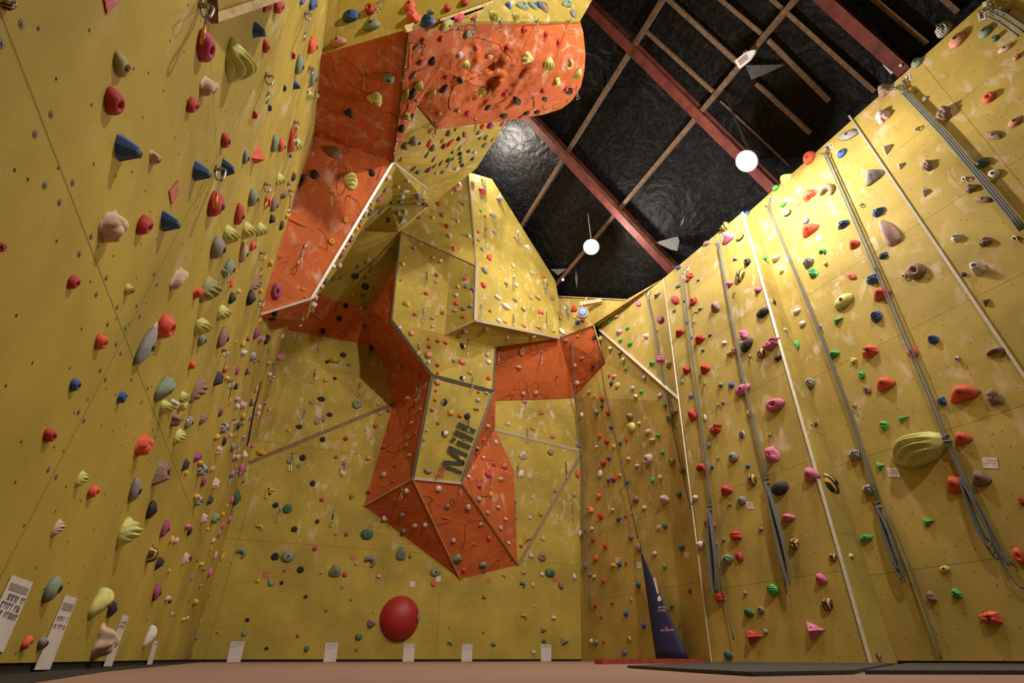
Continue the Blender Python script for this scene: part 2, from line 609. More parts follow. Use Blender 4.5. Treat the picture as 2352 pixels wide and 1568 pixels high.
# corner wall between the pillar and the back wall: leaning lower part, bright upper part
wc = empty('wall_corner', (6, 8, 0))
wc['kind'] = 'structure'
RUq = [(1280, 679, 9.0), (1440, 687, ('R', -.15)), (1526, 638, ('R', -.15)), (1566, 921, ('R', -.22)), (1372, 752, ('R', -.22)), (1362, 745, 8.25), (1284, 772, 8.9)]
facet('RU', 'upper_panel', M_YELR, RUq, wc)
RSq = [(1335, 1519, 'B'), (1637, 1524, ('R', .02)), (1600, 1250, ('R', -.02)), (1566, 921, ('R', -.2)), (1372, 752, ('R', -.2)), (1390, 835, ('R', -.1)), (1318, 912, 'B'), (1334, 1030, 'B')]
facet('RS', 'lower_panel', M_YELR, RSq, wc)
trim(wc, 'edge_trim', M_TRIM, at(1376, 756, ('R', -.24)), at(1564, 919, ('R', -.24)), .05, .03)
trim(wc, 'edge_trim', M_WOODTRIM, at(1280, 680, 8.98), at(1440, 688, ('R', -.16)), .025, .03)

# strips and raised panels on the back wall
trim(wb, 'joint_strip', M_BTRIM, at(573, 1062, 'B'), at(906, 926, 'B'), .07, .03)
trim(wb, 'joint_strip', M_TRIM, at(1134, 986, 'B'), at(1336, 1036, 'B'), .05, .05)
trim(wb, 'joint_strip', M_BTRIM, at(1332, 1048, 'B'), at(1190, 1296, 'B'), .06, .03)
OB = [(655, 757, 'B'), (842, 791, 'B'), (842, 709, 9.2), (775, 689, 9.2), (640, 655, 9.2)]
facet('OB', 'orange_panel', M_ORA, OB, wb)
BLU = [(775, 690, 9.2), (843, 710, 9.2), (912, 602, 8.35), (919, 532, 7.75), (880, 520, 7.6), (835, 524, 7.6), (760, 560, 8.1), (700, 665, 9.2)]
facet('BLU', 'yellow_panel', M_YELB, BLU, wb)
OR1 = [(1100, 920, YB - .02), (1283, 915, YB - .02), (1283, 774, 8.95), (1100, 780, 8.95)]
facet('OR', 'orange_panel', M_ORA, OR1, wb)
OR2 = [(1283, 915, YB - .02), (1322, 912, YB - .02), (1391, 836, 8.6), (1363, 745, 8.2), (1283, 774, 8.95)]
facet('OR', 'orange_panel', M_ORA, OR2, wb)
trim(wb, 'edge_trim', M_WOODTRIM, at(1285, 774, 8.93), at(1362, 745, 8.18), .04, .03)
trim(wb, 'edge_trim', M_WOODTRIM, at(1363, 745, 8.18), at(1391, 836, 8.58), .03, .03)

# ---- the tower and prow in the middle of the back wall
tw = empty('climbing_tower', (2.4, 9.0, 0), 'angular yellow and orange tower with painted lettering bulging from the back wall', 'climbing tower')
Y_ = {'F4t': (920, 530, 7.75), 'val': (1030, 650, 8.05), 'F3l': (1022, 768, 8.15), 'F3r': (1138, 797, 8.75), 'Mtr': (1133, 899, 8.75), 'Mtl': (993, 863, 8.5),
      'kn': (900, 737, 8.2), 'T': (912, 600, 8.0), 'Mbl': (948, 1098, 9.0), 'Mbr': (1059, 1109, 9.05), 'tl': (836, 1161, YB), 'tip': (1058, 1330, YB), 'tr': (1189, 1297, YB),
      'sh': (843, 709, 9.2), 't1': (1075, 395, 7.3), 't2': (1130, 411, 7.6), 't3': (1276, 645, 8.7), 't4': (1282, 682, 8.8), 't5': (1285, 776, 8.85), 't6': (1092, 735, 7.75), 't7': (1095, 610, 7.6), 'y2': (984, 472, 7.35)}
g = lambda *k: [Y_[i] for i in k]
facet('F1', 'side_panel', M_YELB, g('F4t', 'y2', 't1', 't7', 't6', 'F3l', 'val'), tw, tris=[(0, 1, 2), (0, 2, 3), (0, 3, 6), (6, 3, 4), (6, 4, 5)])
facet('F2', 'front_panel', M_YELB, g('t1', 't2', 't3', 't4', 't5', 't6', 't7'), tw)
facet('F3', 'underside_panel', M_YELB, g('t6', 't5', 'F3r', 'F3l'), tw)
facet('F4', 'centre_panel', M_YELB, g('F4t', 'val', 'F3l', 'kn', 'T'), tw)
facet('F4', 'centre_panel', M_YELB, g('kn', 'F3l', 'F3r', 'Mtr', 'Mtl'), tw)
_, PM, nM = facet('M', 'lettered_panel', M_YELB, g('Mtl', 'Mtr', 'Mbr', 'Mbl'), tw)
facet('S1', 'orange_panel', M_ORA, g('sh', 'kn', 'Mtl', 'Mbl', 'tl') + [(905, 922, YB), (880, 830, YB), (842, 790, YB)], tw, tris=[(0, 1, 7), (7, 1, 6), (6, 1, 2), (6, 2, 5), (5, 2, 3), (5, 3, 4)])
facet('T1', 'orange_panel', M_ORA, g('T', 'kn', 'sh'), tw)
facet('P1', 'orange_panel', M_ORA, g('tl', 'Mbl', 'tip'), tw)
facet('P2', 'orange_panel', M_ORA, g('Mbl', 'Mbr', 'tr', 'tip'), tw)
facet('P3', 'orange_panel', M_ORA, g('Mtr') + [(1138, 900, YB), (1137, 985, YB), (1180, 1080, YB), Y_['tr'], Y_['Mbr']], tw, tris=[(0, 1, 2), (0, 2, 5), (5, 2, 3), (5, 3, 4)])
A = lambda k: at(*Y_[k])
for a_, b_2, mt, w_ in (('kn', 'Mtl', M_DTRIM, .06), ('Mtl', 'Mtr', M_DTRIM, .08), ('Mtl', 'Mbl', M_DTRIM, .06), ('Mtr', 'Mbr', M_DTRIM, .05), ('Mbl', 'Mbr', M_TRIM, .05), ('F3r', 'Mtr', M_DTRIM, .04),
                        ('F4t', 'kn', M_DTRIM, .03), ('t1', 't7', M_TRIM, .03), ('t7', 't6', M_TRIM, .05), ('t6', 't5', M_TRIM, .05), ('t6', 'F3l', M_WOODTRIM, .03), ('t7', 'F4t', M_WOODTRIM, .03),
                        ('tl', 'Mbl', M_WOODTRIM, .03), ('Mbl', 'tip', M_WOODTRIM, .02), ('Mbr', 'tr', M_BTRIM, .03), ('T', 'kn', M_WOODTRIM, .02)):
    trim(tw, 'edge_trim', mt, A(a_), A(b_2), w_, .03, .005)

# ---- the orange and yellow overhang that juts from the long side wall
ov = empty('climbing_overhang', (-.3, 5, 0), 'big overhang of orange moulded and yellow panels jutting from the long side wall', 'climbing overhang')
V_ = {'a1': (597, 722, 'L'), 'a2': (720, 311, 'L'), 'a3': (903, 372, 5.0), 'a4': (716, 685, 6.05), 'a5': (634, 757, 'L'), 'a6': (703, 736, 6.9),
      'b0': (738, 125, 'L'), 'b1': (937, 67, 3.0), 'n1': (957, 240, 4.32), 'n2': (1003, 297, 4.72)}
V_['a3'] = (903, 372, flat(V_['a2'], V_['b0'], V_['b1']))
V_['a4'] = (716, 685, flat(V_['a1'], V_['a2'], V_['a3']))
b0_, b1_ = at(*V_['b0']), at(*V_['b1'])
n_ = (b1_ - b0_).cross(Vector((0, -.30, 1))).normalized()
PU = ('pl', n_, n_.dot(b0_))
h = lambda *k: [V_[i] if isinstance(i, str) else i for i in k]
facet('O1', 'orange_panel', M_ORA, h('a1', 'a2', 'a3', 'a4'), ov)
facet('O1u', 'underside_panel', M_ORA, h('a1', 'a4', 'a6', 'a5'), ov)
facet('O1s', 'side_panel', M_YELB, h('a4', 'a3', (912, 380, 5.3), (852, 490, 5.95), (778, 615, 6.5), (729, 678, 6.7), 'a6'), ov)
facet('O2', 'orange_panel', M_ORA, h('a2', 'b0', 'b1', 'a3'), ov, thick=.008)
facet('U1', 'yellow_panel', M_YEL, h('b0', 'b1', (1130, 0, PU), (1165, -50, PU), (700, -60, PU)), ov, thick=.008)
facet('U2', 'yellow_panel', M_YELB, [(985, 68, 2.99), (1080, 49, 2.99), (1332, 49, 2.94), (1400, -70, 2.72), (1150, -60, 2.75), (1110, 20, 2.89)], ov)
facet('Y1', 'yellow_panel', M_YELB, h('a3', 'n1', 'n2', (1100, 275, 4.9), (1168, 272, 4.95), (1095, 386, 6.4), (986, 474, 7.2), (979, 431, 6.6)), ov)
facet('Y2', 'recess_panel', M_YELB, h('a3', (979, 431, 6.6), (986, 474, 7.25), (900, 478, 7.35), (835, 532, 7.6), (745, 560, 7.4), (800, 480, 6.4)), ov)
for a_, b_2, mt, w_ in (('a1', 'a4', M_TRIM, .03), ('a4', 'a3', M_TRIM, .035), ('b1', 'a3', M_DTRIM, .02), ('a3', (979, 431, 6.59), M_TRIM, .03), ((979, 431, 6.59), (986, 474, 7.24), M_TRIM, .03)):
    pa, pb = (at(*(V_[k] if isinstance(k, str) else k)) for k in (a_, b_2))
    trim(ov, 'edge_trim', mt, pa, pb, w_, .03, .005)
trim(ov, 'edge_trim', M_WOODTRIM, at(930, 67, 2.99), at(1130, 2, 2.87), .07, .03, .02)

# curved orange shell with moulded rock relief: a patch between four border curves
def poly_at(C, t):
    L = [0]
    for a, b in zip(C, C[1:]): L.append(L[-1] + math.hypot(b[0] - a[0], b[1] - a[1]))
    t *= L[-1]
    for i in range(len(C) - 1):
        if t <= L[i + 1] + 1e-9:
            f = (t - L[i]) / max(1e-9, L[i + 1] - L[i])
            return Vector([C[i][k] + (C[i + 1][k] - C[i][k]) * f for k in range(3)])
    return Vector(C[-1])


top = [(937, 67, 3.0), (985, 66, 3.0), (1080, 47, 3.0), (1332, 47, 2.95)]
bot = [(903, 372, at(*V_['a3']).y), (957, 240, 4.3), (1003, 297, 4.7), (1090, 285, 4.75), (1165, 278, 4.75), (1195, 272, 4.75), (1245, 264, 4.7), (1290, 250, 4.6)]
lef = [(937, 67, 3.0), (903, 372, at(*V_['a3']).y)]
rig = [(1332, 47, 2.95), (1340, 75, 3.05), (1345, 125, 3.25), (1342, 165, 3.48), (1334, 200, 3.75), (1315, 230, 4.15), (1290, 250, 4.6)]
NU, NV = 96, 64
gv, guv = [], []
for j in range(NV + 1):
    for i in range(NU + 1):
        s_, t_ = i / NU, j / NV
        a = poly_at(top, s_) * (1 - t_) + poly_at(bot, s_) * t_ + poly_at(lef, t_) * (1 - s_) + poly_at(rig, t_) * s_
        a -= Vector(top[0]) * (1 - s_) * (1 - t_) + Vector(top[-1]) * s_ * (1 - t_) + Vector(bot[0]) * (1 - s_) * t_ + Vector(bot[-1]) * s_ * t_
        P = at(a.x, a.y, a.z)
        r = math.exp(-(((a.x - 1138) / 110) ** 2 + ((a.y - 192) / 78) ** 2) ** 1.6)
        d = r * (.15 * noise.fractal(P * 2.3 + Vector((4, 1, 7)), .9, 2.1, 6) + .13 * noise.ridged_multi_fractal(P * 2.6 + Vector((1, 8, 3)), .9, 2.2, 5, 1.0, 2.0) - .14) + .02 * noise.noise(P * 2) * min(1, 4 * s_ * (1 - s_)) * min(1, 4 * t_ * (1 - t_))
        P = P + (CAM - P).normalized() * d
        gv.append(P)
        guv.append((s_ * 3.1, 2.2 + (1 - t_) * 2.0))
gf = [[j * (NU + 1) + i, (j + 1) * (NU + 1) + i, (j + 1) * (NU + 1) + i + 1, j * (NU + 1) + i + 1] for j in range(NV) for i in range(NU)]
b0 = len(BV)
BV.extend(gv)
BF.extend([[b0 + i for i in f] for f in gf])
BK.extend(['O3'] * len(gf))
o3 = mobj('curved_orange_shell', gv, gf, M_ORA, ov, smooth=True, uvs=guv)
sm = o3.modifiers.new('skin', 'SOLIDIFY')
sm.thickness, sm.offset = .06, -1

# small yellow pyramid in the recess
py = empty('pyramid_volume', (.5, 7, 5), 'small yellow wooden pyramid in the recess below the overhang', 'climbing volume')
apex = (912, 526, 6.75)
pts = [at(897, 474, 6.95), at(979, 475, 7.05), at(915, 529, 6.75), at(838, 527, 7.25)]
facet('pyrd', 'shaded_face', M_YEL, [(897, 474, 6.95), (915, 529, 6.75), (838, 527, 7.25)], py)
facet('pyr', 'bright_face', M_YEL, [(897, 474, 6.95), (979, 475, 7.05), (915, 529, 6.75)], py)
# wood-framed box hanging over the long side wall, near the camera
bx = empty('roof_volume', (-.5, 1.5, 2.4), 'yellow plywood box with wooden lower frame jutting over the long side wall', 'climbing volume')
pA, pB = at(487, 44, 'L'), at(640, -4, 1.62)
pC, pD = at(700, -40, 1.68), at(480, -60, 'L')
facet('box', 'front_panel', M_YEL, [(487, 44, 'L'), (640, -4, 1.62), (760, -45, 1.68), (760, -160, 1.68), (487, -120, 'L')], bx, hold_on=False)
trim(bx, 'lower_frame', M_WOODTRIM, pA, at(760, -45, 1.68), .035, .04, .01)
trim(bx, 'corner_post', M_BTRIM, pA, at(480, -90, 'L'), .05, .05, .01)

BVH = BVHTree.FromPolygons(BV, BF)


def hit(px, py, reach=14, fall=True):
    """the climbing surface seen here; just past an edge, the nearest one"""
    for s in range(0, reach, 3):
        for a in range(8 if s else 1):
            l, n, i, d = BVH.ray_cast(CAM, ray(px + s * math.cos(a * PI / 4), py + s * math.sin(a * PI / 4)).normalized())
            if l is not None:
                if n.dot(CAM - l) < 0: n = -n
                return l, n, BK[i]
    if not fall: return None, None, None
    return at(px, py, 'R'), Vector((-1, 0, LEAN)).normalized(), 'right'


def on(px, py, off=.0):
    l, n, k = hit(px, py)
    return l + n * off


# ---------------------------------------------------------------- roof
rn = Vector((-1, 0, -1)).normalized()
ce = plane_box('ceiling', M_ROOF, [(8.2, -4, ROOFK - 8.2), (8.2, 14, ROOFK - 8.2), (-1.5, 14, ROOFK + 1.5), (-1.5, -4, ROOFK + 1.5)], rn, .05)
gb = plane_box('wall_gable', M_ROOF, [(-2, 13.5, 5), (9, 13.5, 5), (9, 13.5, 16), (-2, 13.5, 16)], (0, -1, 0), .05)
SL = Vector((1, 0, -1)).normalized()


def ibeam(p0, p1, label):
    a, b = at(*p0, ('roof', .45)), at(*p1, ('roof', .45))
    y = (a.y + b.y) / 2
    a.y = b.y = y
    a, b = a - SL * .3, b + SL * 1.2
    e = empty('steel_rafter', a, label, 'steel beam', 'red steel rafters under the roof')
    up = -rn
    MB().bar(a, b, .16, .02, up).make('flange', M_IBEAM, e)
    MB().bar(a + up * .26, b + up * .26, .16, .02, up).make('flange', M_IBEAM, e)
    MB().bar(a + up * .13, b + up * .13, .02, .25, up).make('web', M_IWEB, e)
    return e


ibeam((1200, 272), (1540, 612), 'red steel rafter that starts behind the curved orange overhang')
ibeam((1352, 28), (1745, 398), 'red steel rafter running down to the brighter upper floodlight')
ibeam((1870, -10), (2070, 152), 'red steel rafter ending on the rope wall top with two pale brackets')


def timber(p0, p1, w, dpt, label, along=None, off=.12):
    a, b = at(*p0, ('roof', off)), at(*p1, ('roof', off))
    o = MB().bar(a, b, w, dpt, rn).make('roof_timber', M_TIMBER, local=a)
    return tag(o, label, 'roof timber', 'timber battens under the roof membrane')


timber((1530, -12), (1196, 522), .08, .10, 'long timber purlin crossing under the roof, passing behind the two longest red rafters')
timber((1838, -14), (1276, 656), .08, .12, 'long timber purlin carrying the white box lamp and passing the small lower floodlight')
timber((1526, -10), (1702, 150), .07, .09, 'timber batten ending at the white box lamp')
timber((1478, 66), (1640, 212), .06, .08, 'timber batten parallel to the longest red rafter, nearest to it', off=.10)
timber((1648, -8), (1758, 84), .06, .08, 'dark timber batten running up from the purlin near the ceiling edge', off=.10)
timber((1766, 92), (1905, 232), .07, .09, 'dark weathered timber batten below the purlin next to the torn membrane flap', off=.10)
timber((1738, 192), (1862, 306), .06, .09, 'pale splintered timber batten hanging over the rope wall', off=.16)
timber((1770, -5), (2010, 210), .06, .08, 'thin olive timber batten just above the rope wall top', off=.08)
timber((1998, -10), (2130, 100), .06, .08, 'timber batten above the rope wall past the red rafter with brackets', off=.1)
timber((2158, -10), (2200, 28), .06, .08, 'short timber batten end at the highest corner of the rope wall', off=.1)
timber((1655, 232), (1812, 380), .025, .03, 'thin timber lath beside the brighter floodlight', off=.14)
for i, (a_, b_2) in enumerate((((2031, 148), (2049, 168)), ((2048, 128), (2070, 152)))):
    a, b = at(*a_, ('R', .05)), at(*b_2, ('R', .05))
    tag(MB().bar(a, b, .03, .02, (-1, 0, 0)).make('roof_bracket', M_WHITE, local=a), ('lower' if i == 0 else 'upper') + ' white bracket where the red rafter meets the rope wall', 'bracket')


def flap(pix, label, off=.22, mat=None):
    P = [at(p[0], p[1], ('roof', off + (p[2] if len(p) > 2 else 0))) for p in pix]
    c = sum(P, Vector()) / len(P)
    mb = MB().prism(P, rn * .006)
    return tag(mb.make('membrane_flap', mat or M_SHEET, local=c), label, 'torn membrane', 'torn flaps of roof membrane')


flap([(1712, 150), (1805, 148, -.1), (1758, 170), (1726, 183, .15)], 'torn grey membrane flap hanging under the white box lamp')
flap([(1505, 556), (1556, 543, .1), (1561, 552, .2), (1556, 576, .25), (1540, 573, .2)], 'torn grey membrane flap beside the lower end of a red rafter')
flap([(1265, 618), (1302, 617), (1282, 632, .15)], 'small torn membrane flap close to the upper edge of the tower')
flap([(1323, 620), (1327, 640, .1), (1325, 662, .2), (1321, 640, .1)], 'thin torn membrane strip dangling below the small floodlight')
flap([(1572, 495), (1569, 512, .1), (1562, 520, .2), (1566, 508, .1)], 'narrow torn membrane strip in the dark between two red rafters')

# white box lamp on the purlin
c0, c1 = at(1697, 148, ('roof', .26)), at(1734, 118, ('roof', .26))
ax = (c1 - c0).normalized()
sd = ax.cross(rn).normalized()
bl = empty('box_lamp', (c0 + c1) / 2, 'white plastic box lamp with a dull window fixed on a roof purlin', 'lamp')
hw = .075
poly = [c0 - sd * hw, c0 + sd * hw, c0.lerp(c1, .62) + sd * hw, c1 + sd * hw * .45, c1 + ax * .03, c1 - sd * hw * .45, c0.lerp(c1, .62) - sd * hw]
MB().prism(poly, rn * .09).make('housing', M_WHITE, bl)
mid = c0.lerp(c1, .40)
MB().box(mid + rn * .092, ax * .075, sd * .045, rn * .004).make('window', M_INKGREY, bl)
MB().tube([c0.lerp(c1, .45) - sd * (hw + .005), c0.lerp(c1, .5) - sd * (hw + .035), c0.lerp(c1, .65) - sd * (hw + .03), c0.lerp(c1, .72) - sd * (hw - .01)], .006).make('cable', M_WHITE, bl)

# the two floodlights in view
for k, (px, py, xx) in LAMPS.items():
    P = at(px, py, ('x', xx))
    aim = Vector((1.2, 4.2, 2.0)) if k == 'a' else Vector((2.2, 4.4, 2.6))
    d = (aim - P).normalized()
    e = empty('floodlight', P, {'a': 'larger blazing floodlight hanging below a red rafter above the rope wall', 'b': 'smaller blazing floodlight hanging in the dark gap above the tower'}[k], 'floodlight', 'lit floodlights under the roof')
    R = .155 if k == 'a' else .165
    MB().lathe(P - d * .16, d, [(.06, -.08), (.10, -.05), (.12, 0), (R + .02, .15), (R + .02, .165), (R, .165)], 24).make('housing', M_DARKMETAL, e, True)
    MB().lathe(P, d, [(R, .0)] + [(R * math.cos(a * PI / 14), R * .55 * math.sin(a * PI / 14)) for a in range(1, 7)], 28).make('glass', M_GLOW, e, True)
    ro = P - rn * 0
    up = P - d * .16
    tp = up + Vector((0, 0, 1)) * max(.1, ((ROOFK - up.x - .2) - up.z))
    MB().tube([up, tp], .018).make('bracket', M_DARKMETAL, e)
    L = lamp_light('floodlight_beam', P + d * .24, 310 if k == 'a' else 145, .12, (1.0, .90, .79))
    L.parent = e
    L.location = d * .24
# tiny violet pilot lamp far off
pl = empty('pilot_lamp', at(1293, 642, ('roof', .3)), 'tiny violet pilot lamp in the dark above the tower edge', 'lamp')
mm, N2, L2, b2 = new_mat('violet_lamp_glass')
b2.inputs['Emission Color'].default_value = (.55, .40, 1, 1)
b2.inputs['Emission Strength'].default_value = 12
MB().lathe(pl.location, (-.3, -1, -.3), [(.03, 0), (.03, .01)], 12).make('glass', mm, pl)
MB().lathe(pl.location + Vector((.01, .04, .01)), (-.3, -1, -.3), [(.02, -.05), (.04, 0), (.04, .03)], 12).make('housing', M_DARKMETAL, pl)

